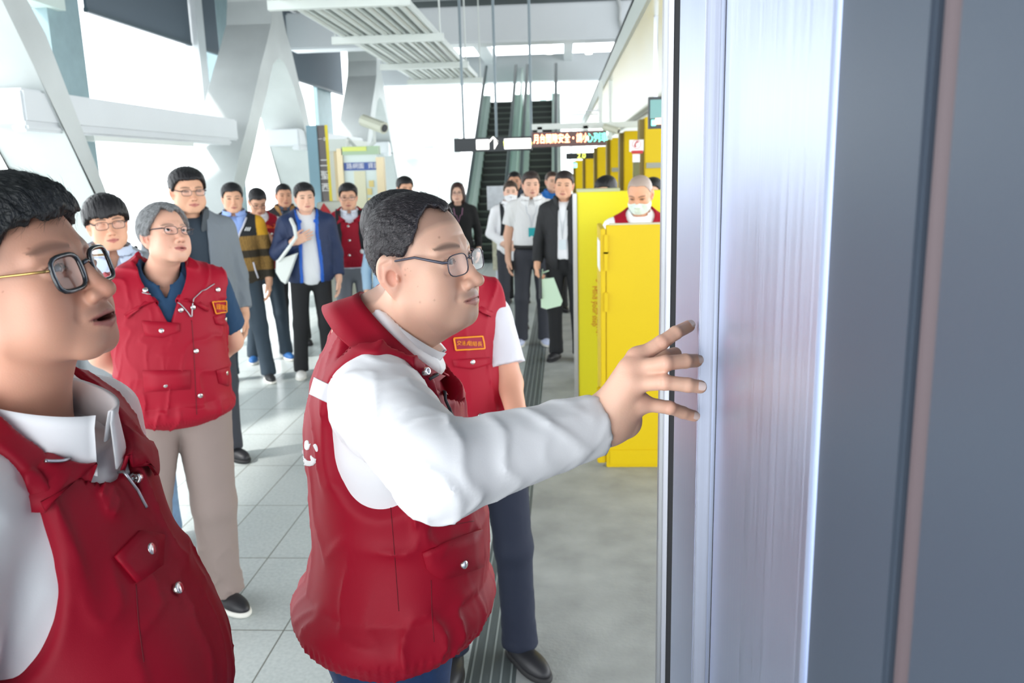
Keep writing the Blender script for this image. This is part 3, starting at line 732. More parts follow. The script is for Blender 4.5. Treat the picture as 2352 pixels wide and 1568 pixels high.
# ================================================================== STEEL POST AND GREY PANELS, right foreground
XW = 0.196
def yw(px, X=XW, py=700): return at(px, py, X=X)[1]
br_face = brushed('brushed_steel', rgb(208, 217, 240), 0.42)
br_lite = brushed('brushed_steel_pale', rgb(206, 208, 216), 0.45)
post = empty('door_post', (XW, 1.3, 0)); ztop = 3.4
def seg(name, x0, x1, y0, y1, m, bev=0.0015): return MB().box(min(x0, x1), max(x0, x1), min(y0, y1), max(y0, y1), 0, ztop).build(name, m, post, bevel=bev)
Ya = 1.62
xa0 = at(1518, 700, Y=Ya)[0]; xa1 = at(1528, 700, Y=Ya)[0]; xa2 = at(1539, 700, Y=Ya)[0]; xa3 = at(1550, 700, Y=Ya)[0]
seg('outer_edge', xa0, xa1, Ya, Ya + .03, alu)
seg('bright_edge', xa1, xa2, Ya - .004, Ya + .04, br_lite)
seg('rubber_seal', xa2, xa3 + .03, Ya + .004, Ya + .03, mat('black_rubber', rgb(22, 22, 26), .6))
ybk = 1.60
yc0, yc1 = yw(1552), yw(1607)
seg('recess_face', XW, XW + .05, yc1, min(yc0, ybk), br_face)
xs0 = at(1607, 700, Y=yc1)[0]; xs1 = at(1641, 700, Y=yc1 - .004)[0]
seg('front_strip', xs0 + .0005, xs1, yc1 - .005, yc1 + .05, brushed('brushed_steel_grey', rgb(168, 171, 180), 0.5))
XV = xs1 + .004
yv0 = yw(1650, XV); yv1 = yw(1690, XV); yv2 = yw(1884, XV)
seg('dark_joint', XV + .002, XV + .03, yv0, yc1, mat('joint_dark', rgb(40, 40, 46), .6))
o = MB().box(XV, XV + .05, yv2, yv0 - .001, 0, ztop).build('side_face', br_face, post, bevel=.006)
tag(post, 'brushed steel door post the outstretched hand is touching', 'door post')
# painted panels
grey_panel = mat('grey_blue_panel', rgb(68, 77, 90), .42, .0, bump=(400, .03), spec=.25)
XP = XV + .004
yp0, yp1 = yv2 - .002, yw(2092, XP)
o = empty('wall_panel', (XP, yp1, 0)); MB().box(XP, XP + .04, yp1, yp0, 0, ztop).build('panel_sheet', grey_panel, o, bevel=.003)
tag(o, 'grey blue metal panel between the steel post and dark groove', 'panel')
yp2, yp3 = yw(2150, XP), -1.2
rg_ = (yp1 - yp2) / 2 * .96
o = MB().tube([(XP + rg_ + .001, (yp1 + yp2) / 2, 0), (XP + rg_ + .001, (yp1 + yp2) / 2, ztop)], (yp1 - yp2) / 2 * .96, 16).build('rubber_gasket', mat('brown_rubber', rgb(96, 84, 88), .6, spec=.3), origin=(XP + .02, (yp1 + yp2) / 2, 0), smooth=True)
tag(o, 'dark brown vertical rubber gasket between two grey panels', 'gasket')
o = empty('wall_panel', (XP, yp3, 0)); MB().box(XP, XP + .04, yp3, yp2, 0, ztop).build('panel_sheet', grey_panel, o, bevel=.003)
tag(o, 'grey blue metal panel at the right edge of the view', 'panel')
struct('wall_right', MB().box(XP + .058, XP + .10, yp3, yv0, 0, ztop), mat('panel_backing', rgb(60, 62, 66), .6))
# ================================================================== PEOPLE: builders
def rx(a): c, s = math.cos(a), math.sin(a); return np.array([[1,0,0],[0,c,-s],[0,s,c]])
def ry(a): c, s = math.cos(a), math.sin(a); return np.array([[c,0,s],[0,1,0],[-s,0,c]])
def rz(a): c, s = math.cos(a), math.sin(a); return np.array([[c,-s,0],[s,c,0],[0,0,1]])
D2R = math.pi / 180
def skull(P, o):
    """head without ears and neck; x to the person's right, y forward, z up, metres"""
    A = P.copy(); A[:, 0] = np.abs(A[:, 0]); w = o.get('w', 1.0); A[:, 0] /= w
    bk = o.get('back', 1.0); A[:, 1] = np.where(A[:, 1] < -.005, -.005 + (A[:, 1] + .005) / bk, A[:, 1])
    d = ell(A, (0, -.012, .045), (.075, .096, .080))
    d = smin(d, ell(A, (0, .020, -.012), (.066, .067, .085)), .03)
    jw = o.get('jaw', 1.0)
    d = smin(d, cap(A, (.047 * jw, .004, -.052), (.022, .062, -.086), .022, .017), .035)
    d = smin(d, cap(A, (.010, .071, -.090), (-.001, .071, -.090), .0165), .02)
    d = smin(d, ell(A, (.041, .056, -.018), (.022, .022, .020)), .022)
    ck = o.get('cheek', 1.0)
    d = smin(d, ell(A, (.040, .046, -.050), (.025 * ck, .027 * ck, .030)), .025)
    d = smin(d, ell(A, (.0, .068, -.058), (.030, .026, .030)), .02)
    return d * w
def head_f(P, o):
    A = P.copy(); A[:, 0] = np.abs(A[:, 0]); w = o.get('w', 1.0); A[:, 0] /= w
    d = skull(P, o) / w
    d = smin(d, cap(A, (.010, .0815, .031), (.046, .066, .027), .0075), .016)                 # brow
    d = smax(d, -ell(A, (.033, .094, .008), (.020, .016, .0125)), .013)                       # socket
    n = o.get('nose', 1.0)
    d = smin(d, cap(A, (0, .083, .018), (0, .103 * (1 + .02 * (n - 1)), -.026), .0075, .0105), .013)
    d = smin(d, ell(A, (0, .1085, -.031), (.0115, .0115, .0100)), .009)
    d = smin(d, ell(A, (.0135, .0975, -.0345), (.0085 * n, .0105, .0085)), .006)
    d = smax(d, -ell(A, (.0075, .1035, -.0435), (.0042, .0062, .0042)), .0025)
    d = smax(d, -cap(A, (.0235, .0945, -.030), (.035, .0845, -.054), .0012), .011)               # nasolabial fold
    d = smin(d, ell(A, (0, .083, -.060), (.024, .013, .016)), .012)
    op = o.get('open', 0.0)
    d = smin(d, cap(A, (.0, .0935, -.0570 + op * .2), (.013, .0915, -.0578), .0050, .0042), .004)
    d = smin(d, cap(A, (.013, .0915, -.0578), (.0245, .0845, -.0610), .0042, .0022), .004)
    d = smin(d, cap(A, (.0, .0925, -.0680 - op), (.015, .0890, -.0665 - op * .7), .0058, .0048), .005)
    d = smax(d, -cap(A, (0, .0990, -.0622 - op * .5), (.014, .0962, -.0622 - op * .4), .0013 + op * .45, .0013 + op * .3), .0018)
    d = smax(d, -cap(A, (.014, .0962, -.0622 - op * .4), (.026, .0875, -.0620), .0013 + op * .3, .0010), .0018)
    if op > 0.001: d = smax(d, -ell(A, (0, .090, -.0622 - op * .5), (.016, .02, op * .8)), .001)
    # eye: lids around the ball with a slit
    E = (.0325, .0708, .0090); er = .0156
    lid = ell(A, E, (er * 1.12, er, er * .94))
    d = smin(d, lid, .004)
    so = o.get('eye', 1.0) * .0050
    u = (A[:, 0] - .0330) / .0152
    zc = .0093 + .0012 * u
    slit = np.maximum(np.abs(A[:, 2] - zc) - so * np.sqrt(np.clip(1 - u * u, 0, 1)), .066 - A[:, 1])
    slit = np.maximum(slit, (np.abs(u) - 1) * .0152)
    hollow = np.maximum(slit, -ell(A, E, (.0137, .0137, .0137)))
    d = smax(d, -hollow, .0010)
    d = smax(d, -np.maximum(cap(A, (.022, .0848, .0158), (.046, .0772, .0172), .0009), .06 - A[:, 1]), .0022)  # lid fold
    # ear
    R = rz(0.38) @ ry(0.10)
    Q = (A - np.array([.0775, -.014, .002], np.float32)) @ R.astype(np.float32) / 1.08
    ear = ell(Q, (0, 0, .004), (.0075, .0195, .0300)); ear = smin(ear, ell(Q, (.0, .004, -.024), (.0065, .010, .013)), .008)
    ear = smax(ear, -ell(Q, (.0075, .0045, -.004), (.0075, .0090, .0130)), .002)
    ear = smax(ear, -cap(Q, (.0080, -.0120, -.004), (.0080, -.0085, .018), .0040), .0015)
    ear = smax(ear, -cap(Q, (.0080, -.0085, .018), (.0080, .006, .023), .0040), .0015)
    ear = smin(ear, ell(Q, (.005, .0135, -.006), (.005, .0035, .0055)), .003)
    d = smin(d, ear, .006)
    for q in o.get('creases', ()): d = smax(d, -cap(A, q[0], q[1], q[2]), q[3])
    return d * w
def head_cols(P, o, base):
    """colour that belongs to the skin itself: lips, eyebrows, beard shadow, freckles; plus shade painted in nostrils and mouth line"""
    n = len(P); A = P.copy(); A[:, 0] = np.abs(A[:, 0]) / o.get('w', 1.0)
    c = np.tile(np.array(base[:3]), (n, 1)); op = o.get('open', 0.0)
    def mixin(col, k): 
        nonlocal c; k = np.clip(k, 0, 1)[:, None]; c = c * (1 - k) + np.array(col[:3]) * k
    mixin(rgb(214, 128, 108), np.exp(-((A - [.042, .06, -.03]) ** 2).sum(1) / .0005) * .25)
    mixin(rgb(214, 120, 100), np.exp(-((A - [0, .11, -.03]) ** 2).sum(1) / .0003) * .25)
    mixin(rgb(214, 110, 96), np.exp(-((A - [.08, -.01, .0]) ** 2).sum(1) / .0006) * .35)
    st = o.get('stubble', .25)
    mixin(rgb(128, 112, 108), np.exp(-((A[:, 0] / .030) ** 2 + ((A[:, 2] + .052) / .0085) ** 2) ** 2) * (A[:, 1] > .07) * st)
    mixin(rgb(128, 112, 108), np.exp(-((A[:, 0] / .04) ** 2 + ((A[:, 2] + .092) / .016) ** 2)) * (A[:, 1] > .03) * st * .6)
    A2 = A.astype(np.float32).copy(); A2[:, 1] = np.where(A[:, 1] > .05, 0, 1)
    lip = np.where(A[:, 2] > -.0622 - op * .5, cap(A2, (0, 0, -.0590), (.024, 0, -.0612), .0040, .0012), cap(A2, (0, 0, -.0675 - op), (.022, 0, -.0640 - op * .7), .0058, .0018))
    mixin(o.get('lips', rgb(178, 100, 96)), np.clip(.75 - lip / .0022, 0, .85))
    mixin(rgb(110, 50, 46), np.clip(1 - cap(A2, (0, 0, -.0622 - op * .5), (.026, 0, -.0620), .0010 + op * .8, .0004) / .0014, 0, 1) * .6)  # parting of the lips darkened, its shade painted into the colour
    bz = .0285 + o.get('browz', 0.0); ba = o.get('brow', .8)
    zc = bz + .0035 * np.sin(np.clip((A[:, 0] - .014) / .036, 0, 1) * 2.6); th = .0042 * o.get('browth', 1.0) * np.sin(np.clip((A[:, 0] - .010) / .044, 0.06, .97) * 3.1) ** .5 + .0004
    k = np.clip(1.3 - np.abs(A[:, 2] - zc) / th, 0, 1) * (A[:, 0] > .012) * (A[:, 0] < .055) * (A[:, 1] > .03)
    mixin(o.get('browcol', rgb(48, 38, 34)), k * ba)
    # lash line
    u = (A[:, 0] - .0330) / .0152; zl = .0093 + .0012 * u + o.get('eye', 1.0) * .0050 * np.sqrt(np.clip(1 - u * u, 0, 1))
    mixin(rgb(44, 30, 28), np.clip(1.2 - np.abs(A[:, 2] - zl) / o.get('lash', .0013), 0, 1) * (np.abs(u) < 1.08) * (A[:, 1] > .06) * .85)
    if o.get('painted_eye'):
        mixin(rgb(42, 30, 28), np.clip(1.3 - np.sqrt((u * 1.0) ** 2 + ((A[:, 2] - .0095) / .0055) ** 2), 0, 1) * (A[:, 1] > .06) * .85)
    mixin(rgb(64, 24, 22), np.clip(1.4 - np.sqrt((((A - [.0075, .103, -.0425]) / [.004, .006, .004]) ** 2).sum(1)), 0, 1) * .8)  # shade inside the nostrils, painted into the colour
    rs = np.random.RandomState(o.get('seed', 1))
    for i in range(o.get('freckles', 0)):
        cand = np.flatnonzero((P[:, 1] > .01) & (np.abs(P[:, 2]) < .06) & (np.abs(P[:, 0]) > .015)); p = P[cand[rs.randint(len(cand))]]; r = rs.uniform(.0009, .0022)
        q = P - p; k = np.clip(1.4 - np.sqrt((q ** 2).sum(1)) / r, 0, 1)
        mixin(rgb(150, 84, 64), k * rs.uniform(.25, .6))
    scalp = o.get('scalp')
    if scalp:
        az = np.degrees(np.arctan2(A[:, 0], A[:, 1] + .01)); zl = np.interp(az, HL['std'][0], HL['std'][1])
        mixin(scalp[0], np.clip((A[:, 2] - zl) / .01 + .5, 0, 1) * scalp[1])
    return np.concatenate([c, np.ones((n, 1))], 1)
HL = {'std': ((0, 20, 38, 52, 64, 76, 84, 100, 112, 130, 180), (.074, .074, .068, .055, .030, .012, .034, .036, .0, -.045, -.062)),
      'high': ((0, 14, 30, 44, 56, 64, 72, 84, 100, 112, 130, 180), (.098, .100, .108, .086, .056, .036, .030, .034, .034, .0, -.058, -.082)),
      'bowl': ((0, 25, 45, 60, 76, 90, 110, 130, 180), (.040, .043, .040, .030, .012, .016, -.005, -.03, -.05)),
      'grey': ((0, 12, 26, 40, 52, 64, 74, 84, 100, 112, 130, 180), (.088, .098, .102, .070, .050, .022, .004, .008, .014, -.015, -.05, -.065)),
      'bald': ((0, 20, 40, 55, 65, 76, 84, 100, 112, 130, 180), (.092, .092, .085, .06, .035, .02, .036, .036, .0, -.045, -.062)),
      'long': ((0, 18, 34, 50, 62, 76, 100, 180), (.085, .080, .050, -.01, -.06, -.13, -.15, -.16))}
def hair_f(P, o, st):
    d = skull(P, o)
    A = P.copy(); ax = np.abs(A[:, 0]); az = np.degrees(np.arctan2(ax, A[:, 1] + .01))
    hl = HL[st.get('line', 'std')]; zl = np.interp(az, hl[0], hl[1])
    top = np.clip((A[:, 2] - .02) / .09, 0, 1)
    t = st.get('side', .007) + (st.get('top', .018) - st.get('side', .007)) * top ** 1.3
    if st.get('front'): t = t + st['front'] * np.clip((A[:, 1]) / .08, 0, 1) * top
    if st.get('sweep'): t = t + st['sweep'] * np.clip(A[:, 0] / .07, -1, 1) * top
    S = np.array(st.get('strand', (70, 18, 26)), np.float32)
    n = sins(P * S, 6.0, st.get('seed', 3), 4) * st.get('rough', .0022)
    zn = sins(P * np.array((90, 60, 8), np.float32), 3.0, 5, 3) * st.get('edge', .005) * 1.6 + sins(P * np.array((1, 1, .1), np.float32), 420, 6, 2) * st.get('edge', .005) * .7
    h = d - t - n
    if st.get('line') == 'long':
        body = ell(P, (0, -.035, -.03), (.098, .075, .155)); h = smin(h, body, .03)
        h = smax(h, -ell(P, (0, .075, -.03), (.062, .085, .105)), .01)
    return smax(h, zl + zn - A[:, 2], .007)
def eye_mesh(name, c, gaze, r, m, parent, seg=20):
    g = np.array(gaze, float); g /= np.linalg.norm(g); u = np.cross(g, [0, 0, 1.0]); u /= np.linalg.norm(u); v = np.cross(u, g)
    angs = [0, 6, 11.5, 12.5, 20, 27, 28.5, 40, 60, 85, 120, 180]
    V = []; cols = []
    for a in angs:
        col = rgb(16, 12, 12) if a < 12 else rgb(52, 34, 26) if a < 28 else rgb(226, 220, 216)
        rr = r * (1.03 if a < 28 else 1)
        for k in range(seg):
            t = 2 * math.pi * k / seg; V.append(c + rr * (g * math.cos(a * D2R) + (u * math.cos(t) + v * math.sin(t)) * math.sin(a * D2R))); cols.append(col)
    fs = [(i*seg+k, i*seg+(k+1)%seg, (i+1)*seg+(k+1)%seg, (i+1)*seg+k) for i in range(len(angs)-1) for k in range(seg)]
    return mesh_obj(name, V, fs, m, parent, True, cols)

def hand_f(P, Wr, d, n, side, curl=18, spread=4, scale=1.0, thumb=None):
    """palm and five bent fingers; d = pointing direction, n = out of the back of the hand, side=+1 right hand"""
    d = np.array(d, float); d /= np.linalg.norm(d); n = np.array(n, float); n -= d * (n @ d); n /= np.linalg.norm(n)
    t = -np.cross(d, n) * side
    B = np.stack([t, d, n], 1).astype(np.float32)
    Q = ((P - np.asarray(Wr, np.float32)) @ B) / scale
    f = rbox(Q, (.0, .046, 0), (.040, .046, .0135), .0125)
    f = smin(f, cap(Q, (0, -.03, 0), (0, .02, 0), .026, .027), .02)
    f = smin(f, ell(Q, (.024, .030, -.008), (.020, .032, .016)), .012)
    f = smin(f, ell(Q, (-.026, .034, -.007), (.014, .036, .014)), .012)
    for i, (x, y, l, r) in enumerate(((.030, .088, (.042, .026, .020), .0088), (.010, .093, (.046, .030, .021), .0092), (-.0105, .090, (.042, .028, .021), .0088), (-.029, .081, (.033, .021, .019), .0078))):
        p = np.array([x, y - .008, .001]); a = (1.5 - i) * spread * D2R
        cu = curl if np.isscalar(curl) else curl[i]
        fd = 0
        for j, L in enumerate(l):
            fd += cu * D2R * (1.0 if j else .8)
            q = p + L * np.array([math.sin(a) * math.cos(fd), math.cos(a) * math.cos(fd), -math.sin(fd)])
            f = smin(f, cap(Q, p, q, r - .0006 * j, r - .0006 * (j + 1)), .004 if j else .006); p = q
    th = thumb or ((.026, .018, -.008), (.050, .048, -.016), (.058, .078, -.022), (.057, .100, -.028))
    for j in range(3): f = smin(f, cap(Q, th[j], th[j + 1], (.014, .0112, .0098)[j], (.0112, .0098, .0085)[j]), .006)
    return f * scale

class Person:
    def __init__(s, label, X, Y, yaw, Hgt, head=(None, 0, 0), skin=rgb(226, 178, 152), lean=(0, 0), ho=None, hair=None, res=.005, haircol=rgb(26, 25, 28), headc=(0, .02, 1.575), group=None, hs=1.0):
        s.base = np.array([X, Y, 0.0]); s.yaw = yaw; s.s = Hgt / 1.70; s.lean = lean; s.res = res; s.skin = skin
        a = yaw * D2R
        s.R = np.array([[-math.cos(a), math.sin(a), 0], [-math.sin(a), -math.cos(a), 0], [0, 0, 1]])   # local -> world columns
        s.root = empty('person', s.base, math.atan2(-math.sin(a), -math.cos(a)))
        tag(s.root, label, 'person', group)
        s.hc = s.wp(np.array(headc)); s.ho = ho or {}; s.hst = hair or {}; s.haircol = haircol; s.hs = hs
        hy = yaw if head[0] is None else head[0]
        s.Hm = rz((hy - yaw) * D2R) @ rx(head[1] * D2R) @ ry(head[2] * D2R)
        s.arm = {}; s.fs = {}
        s.name = 'skin'
    def wp(s, p):      # lean: upright point -> leaned point
        p = np.array(p, float); k = np.maximum(p[..., 2] - .92, 0); q = p.copy(); q[..., 0] += s.lean[0] * k; q[..., 1] += s.lean[1] * k; return q
    def wi(s, P):
        k = np.maximum(P[:, 2] - .92, 0); Q = P.copy(); Q[:, 0] -= s.lean[0] * k; Q[:, 1] -= s.lean[1] * k; return Q
    def L(s, p):       # world -> local normalized
        return ((np.asarray(p, float) - s.base) @ s.R) / s.s
    def Wd(s, p): return s.base + s.R @ (np.asarray(p, float) * s.s)
    def toh(s, P): return ((P - s.hc.astype(np.float32)) @ s.Hm.astype(np.float32)) / s.hs
    def fromh(s, q): return s.hc + s.Hm @ (np.asarray(q, float) * s.hs)
    def mk(s, name, f, lo, hi, h, m, parent=None, colf=None, margin=1.1):
        V, Q = mesh_sdf(f, lo, hi, h, margin)
        if len(V) == 0: return None
        cols = colf(V) if colf else None
        return fast_mesh(name, V * s.s, Q, m, parent if parent is not None else s.root, cols)
    def torso(s, P, bw=0.0, belly=0.0, cw=0.0):
        Q = s.wi(P)
        d = ell(Q, (0, -.005, 1.265), (.168 + cw, .113, .19))
        d = smin(d, ell(Q, (0, .008 + belly * .5, 1.06), (.150 + bw, .110 + belly * .6, .18)), .07)
        d = smin(d, ell(Q, (0, -.005, .93), (.160 + bw * .6, .116 + belly * .3, .13)), .07)
        A = Q.copy(); A[:, 0] = np.abs(A[:, 0])
        d = smin(d, cap(A, (.0, -.012, 1.365), (.148 + cw, -.012, 1.368), .052), .05)
        d = smin(d, cap(A, (.12, -.016, 1.385), (.035, -.022, 1.462), .036), .035)
        return d
    def set_arm(s, side, E, Wr, d, n, curl=18, S=None, **k):
        s.arm[side] = dict(S=s.wp(np.array(S)) if S is not None else s.wp(np.array([side * .178, -.012, 1.365])), E=np.array(E, float), W=np.array(Wr, float), d=np.array(d, float), n=np.array(n, float), curl=curl, k=k)
    def pose(s, side, kind):
        sd = side
        P = {'down': ((.238, -.035, 1.10), (.240, .045, .875), (.0, .12, -1), (1, .1, 0)),
             'behind': ((.245, -.11, 1.12), (.10, -.17, .96), (-1, .1, -.2), (0, -1, 0)),
             'front': ((.245, .0, 1.12), (.09, .165, 1.00), (-.9, .25, -.3), (.2, 1, .1)),
             'fold': ((.235, .03, 1.12), (.08, .19, 1.12), (-1, .1, .12), (.1, 1, .1)),
             'chest': ((.265, .03, 1.13), (.13, .205, 1.235), (-.9, .12, .35), (-.1, 1, .1)),
             'phone': ((.235, .0, 1.10), (.10, .20, 1.20), (-.5, .5, .6), (.7, .6, .2)),
             'bag': ((.24, -.02, 1.10), (.245, .08, .88), (.0, .1, -1), (1, 0, 0))}[kind]
        f = lambda v: np.array([v[0] * sd, v[1], v[2]])
        s.set_arm(side, s.wp(f(P[0])), s.wp(f(P[1])), f(P[2]), f(P[3]), 55 if kind == 'bag' else 20)
    def build_body(s, skin_m, eyes=True, bare=(), sclera=None, handh=None, gaze=None):
        parts = []
        o = s.ho; neck0 = s.fromh((0, -.012, -.055)); neck1 = s.wp(np.array([0, -.022, 1.43])); neck2 = s.wp(np.array([0, -.015, 1.33]))
        nr = o.get('neck', .056)
        def fh(P): 
            d = head_f(s.toh(P), o) * s.hs
            nk = cap(P, neck0, neck1, nr * .98, nr * 1.05)
            if o.get('throat'): nk = smin(nk, cap(P, s.fromh((0, .030, -.088)), neck1 + np.array([0, .03, 0]), .026 * o['throat'], .045), .03)
            nk = nk + 0; nk = smin(nk, cap(P, neck1, neck2, nr * 1.05, .066), .03)
            return smin(d, nk, .022)
        s.fs['head'] = fh
        lo = np.minimum(s.hc - .155, neck2 - .13); hi = np.maximum(s.hc + .155, neck2 + .13); lo[2] = neck2[2] - .03
        V, Q = mesh_sdf(fh, lo, hi, s.res)
        cols = head_cols(s.toh(V.astype(np.float32)), o, s.skin); parts.append((V, Q, cols))
        for side, a in s.arm.items():
            if a['k'].get('skip'): continue
            hk = {k: v for k, v in a['k'].items() if k in ('spread', 'scale', 'thumb')}
            cust = a['k'].get('custom')
            def fa(P, a=a, side=side, hk=hk, cust=cust):
                d = cust(P) if cust else hand_f(P, a['W'], a['d'], a['n'], side, a['curl'], **hk)
                d = smin(d, cap(P, a['E'], a['W'], .042 * a['k'].get('th', 1.0), a['k'].get('wr', .0275)), .015)
                if side in bare: tk = a['k'].get('th', 1.0); d = smin(d, cap(P, a['S'], a['E'], .050 * tk, .044 * tk), .02)
                return d
            tip = a['k'].get('ext') if cust else a['W'] + a['d'] / np.linalg.norm(a['d']) * .2
            st = a['S'] if side in bare else a['W'] + (a['E'] - a['W']) * .45
            lo = np.minimum(np.minimum(st, a['W']), tip) - .09; hi = np.maximum(np.maximum(st, a['W']), tip) + .09
            if side in bare: lo = np.minimum(lo, a['E'] - .07); hi = np.maximum(hi, a['E'] + .07)
            ff = fa if side in bare else (lambda P, fa=fa, a=a, st=st: np.maximum(fa(P), (P - st.astype(np.float32)) @ ((a['E'] - a['W']) / np.linalg.norm(a['E'] - a['W'])).astype(np.float32)))
            V, Q = mesh_sdf(ff, lo, hi, handh or max(s.res, .0035))
            c = np.tile(np.array(s.skin[:3]), (len(V), 1))
            if a['k'].get('colf'): c = a['k']['colf'](V, c)
            parts.append((V, Q, np.concatenate([c, np.ones((len(V), 1))], 1))); s.fs['hand%d' % side] = fa
        def fc(P):
            Q = s.wi(P); d = cap(Q, (0, 0, .95), (0, -.01, 1.34), .075, .07)
            for x in (-1, 1):
                lg = s.leg[x]; d = smin(d, cap(P, lg[0], lg[1], .05, .04), .02); d = smin(d, cap(P, lg[1], lg[2], .04, .032), .02)
            return d
        V, Q = mesh_sdf(fc, (-.45, -.4, .03), (.45, .45, 1.42), .02)
        parts.append((V, Q, np.tile(np.array(s.skin), (len(V), 1))))
        n = 0; VV = []; QQ = []; CC = []
        for V, Q, c in parts: VV.append(V); QQ.append(Q + n); CC.append(c); n += len(V)
        fast_mesh('body', np.concatenate(VV) * s.s, np.concatenate(QQ), skin_m, s.root, np.concatenate(CC))
        if eyes:
            g = gaze or (0, 1, 0)
            for x in (-1, 1):
                c = s.fromh((x * .0325 * o.get('w', 1), .0708, .0090))
                eye_mesh('eye', c * s.s, s.Hm @ np.array(g, float), .0138 * s.s * s.hs, mat('eyeball', (1, 1, 1, 1), .12, vcol=True), s.root)
    def build_hair(s, m=None, h=None):
        if not s.hst: return
        f = lambda P: hair_f(s.toh(P), s.ho, s.hst) * s.hs
        s.fs['hair'] = f
        lo = s.hc - .16; hi = s.hc + .17
        if s.hst.get('line') == 'long': lo[2] -= .09
        return s.mk('hair', f, lo, hi, h or s.res, m or mat('hair_' + str(s.haircol[:3]), s.haircol, .42, bump=(9, .6, .004), stretch=(40, 12, 12), spec=.35))
    def strands(s, parent, m, N=3500, L=.012, r=.00022, cols=((.02,.018,.02),), flow=(0, -1, -.55), lift=.25, seed=1, region=None, jit=.35):
        """loose single hairs over the hair's surface, part of the same hair"""
        f = s.fs['hair']; rs = np.random.RandomState(seed)
        V = np.array([v.co[:] for v in parent.data.vertices]) / s.s
        idx = rs.choice(len(V), min(N * 2, len(V)), replace=False); P = V[idx]
        Hq = s.toh(P.astype(np.float32))
        if region is not None: k = region(Hq); P = P[k]; Hq = Hq[k]
        P = P[:N]; Hq = Hq[:N]; n = len(P); e = .002; G = np.zeros_like(P)
        for i in range(3):
            a = np.zeros(3); a[i] = e; G[:, i] = f((P + a).astype(np.float32)) - f((P - a).astype(np.float32))
        G /= np.linalg.norm(G, axis=1)[:, None] + 1e-9
        fl = (s.Hm @ np.array(flow, float))[None] + rs.randn(n, 3) * jit; fl -= G * (fl * G).sum(1)[:, None]; fl /= np.linalg.norm(fl, axis=1)[:, None] + 1e-9
        sd = np.cross(fl, G); LL = L * rs.uniform(.5, 1.2, n)[:, None]; pts = []
        for k in range(4):
            t = k / 3; pts.append(P + fl * LL * t + G * (.0003 + LL * lift * (t - .55 * t * t)) + sd * LL * .15 * t * t * rs.randn(n, 1))
        verts = []; 
        for k in range(4):
            rr = r * (1 - k / 3.4)
            verts += [pts[k] + sd * rr, pts[k] + G * rr * 1.2, pts[k] - sd * rr]
        Vv = np.stack(verts, 1).reshape(-1, 3); Q = []
        b = np.arange(n)[:, None] * 12
        for k in range(3):
            for j in range(3):
                a_ = k * 3 + j; c_ = k * 3 + (j + 1) % 3; Q.append(np.concatenate([b + a_, b + c_, b + c_ + 3, b + a_ + 3], 1))
        Q = np.concatenate(Q); cc = np.array(cols)[rs.randint(0, len(cols), n)]; cc = np.repeat(cc, 12, 0)
        return fast_mesh('loose_hair', Vv * s.s, Q, m, parent, np.concatenate([cc, np.ones((len(cc), 1))], 1))
    def build_glasses(s, m, thick=.0011, lensw=.0255, lensh=.017, y=.0935, lens_m=None, temple_m=None, z=.004, tz=.012, sq=3.2, tilt=0.0, tth=None):
        o = s.ho; w = o.get('w', 1)
        g = MB()
        rings = []
        for x in (-1, 1):
            pts = []
            for k in range(28):
                a = 2 * math.pi * k / 28; ca, sa = math.cos(a), math.sin(a)
                r = (abs(ca) ** sq + abs(sa) ** sq) ** (-1 / sq)
                u = lensw * ca * r; v = lensh * sa * r
                px = x * (.034 * w + u); pts.append(s.fromh((px, y - 2.2 * (abs(px) - .01) ** 2 - .03 * max(abs(px) - .03, 0) - tilt * (z - v), z + v)) * s.s)
            g.tube(pts, thick * s.s, 8, closed=True); rings.append(pts)
        fx = lambda q: s.fromh(q) * s.s
        g.tube([fx((-.0095 * w, y - .0005, z + .006)), fx((0, y + .002, z + .0085)), fx((.0095 * w, y - .0005, z + .006))], thick * s.s, 8)
        gl = g.build('glasses', m, s.root, origin=(0, 0, 0), smooth=True)
        for x in (-1, 1):
            t = MB(); ex = (.034 * w + lensw) * x
            yy = y - 2.2 * (abs(ex) - .01) ** 2 - .03 * (abs(ex) - .03)
            pts = [fx((ex, yy, z + .008)), fx((ex + x * .008, yy - .004, z + .009)), fx((x * .0745 * w, .04, tz)), fx((x * .0765 * w, 0.0, tz - .002)), fx((x * .079 * w, -.022, tz - .016)), fx((x * .078 * w, -.032, tz - .034))]
            t.tube(pts, np.array([1.6, 2.0, 1.6, 1.4, 1.5, 1.5]) * (tth or max(thick, .0011)) * s.s * 1.1, 8)
            t.build('temple', temple_m or m, gl, origin=(0, 0, 0), smooth=True)
        for pts in rings:
            c = np.mean(pts, 0); mesh_obj('lens', [c] + pts, [(0, i + 1, (i + 1) % 28 + 1) for i in range(28)], lens_m or glass('spectacle_lens', (.97, .96, .99, 1), .15), gl, True)
        return gl
    def legs(s, spread=.09, feet=((-.115, 0.0), (.115, 0.0)), toe=12, knee=.02):
        s.leg = {}; s.toe = {}
        for i, x in enumerate((-1, 1)):
            fx, fy = feet[i]
            s.leg[x] = (np.array([x * spread, -.0, .90]), np.array([(x * spread + fx) / 2 + x * .004, fy * .5 + knee, .48]), np.array([fx, fy - .02, .075]))
            s.toe[x] = x * toe
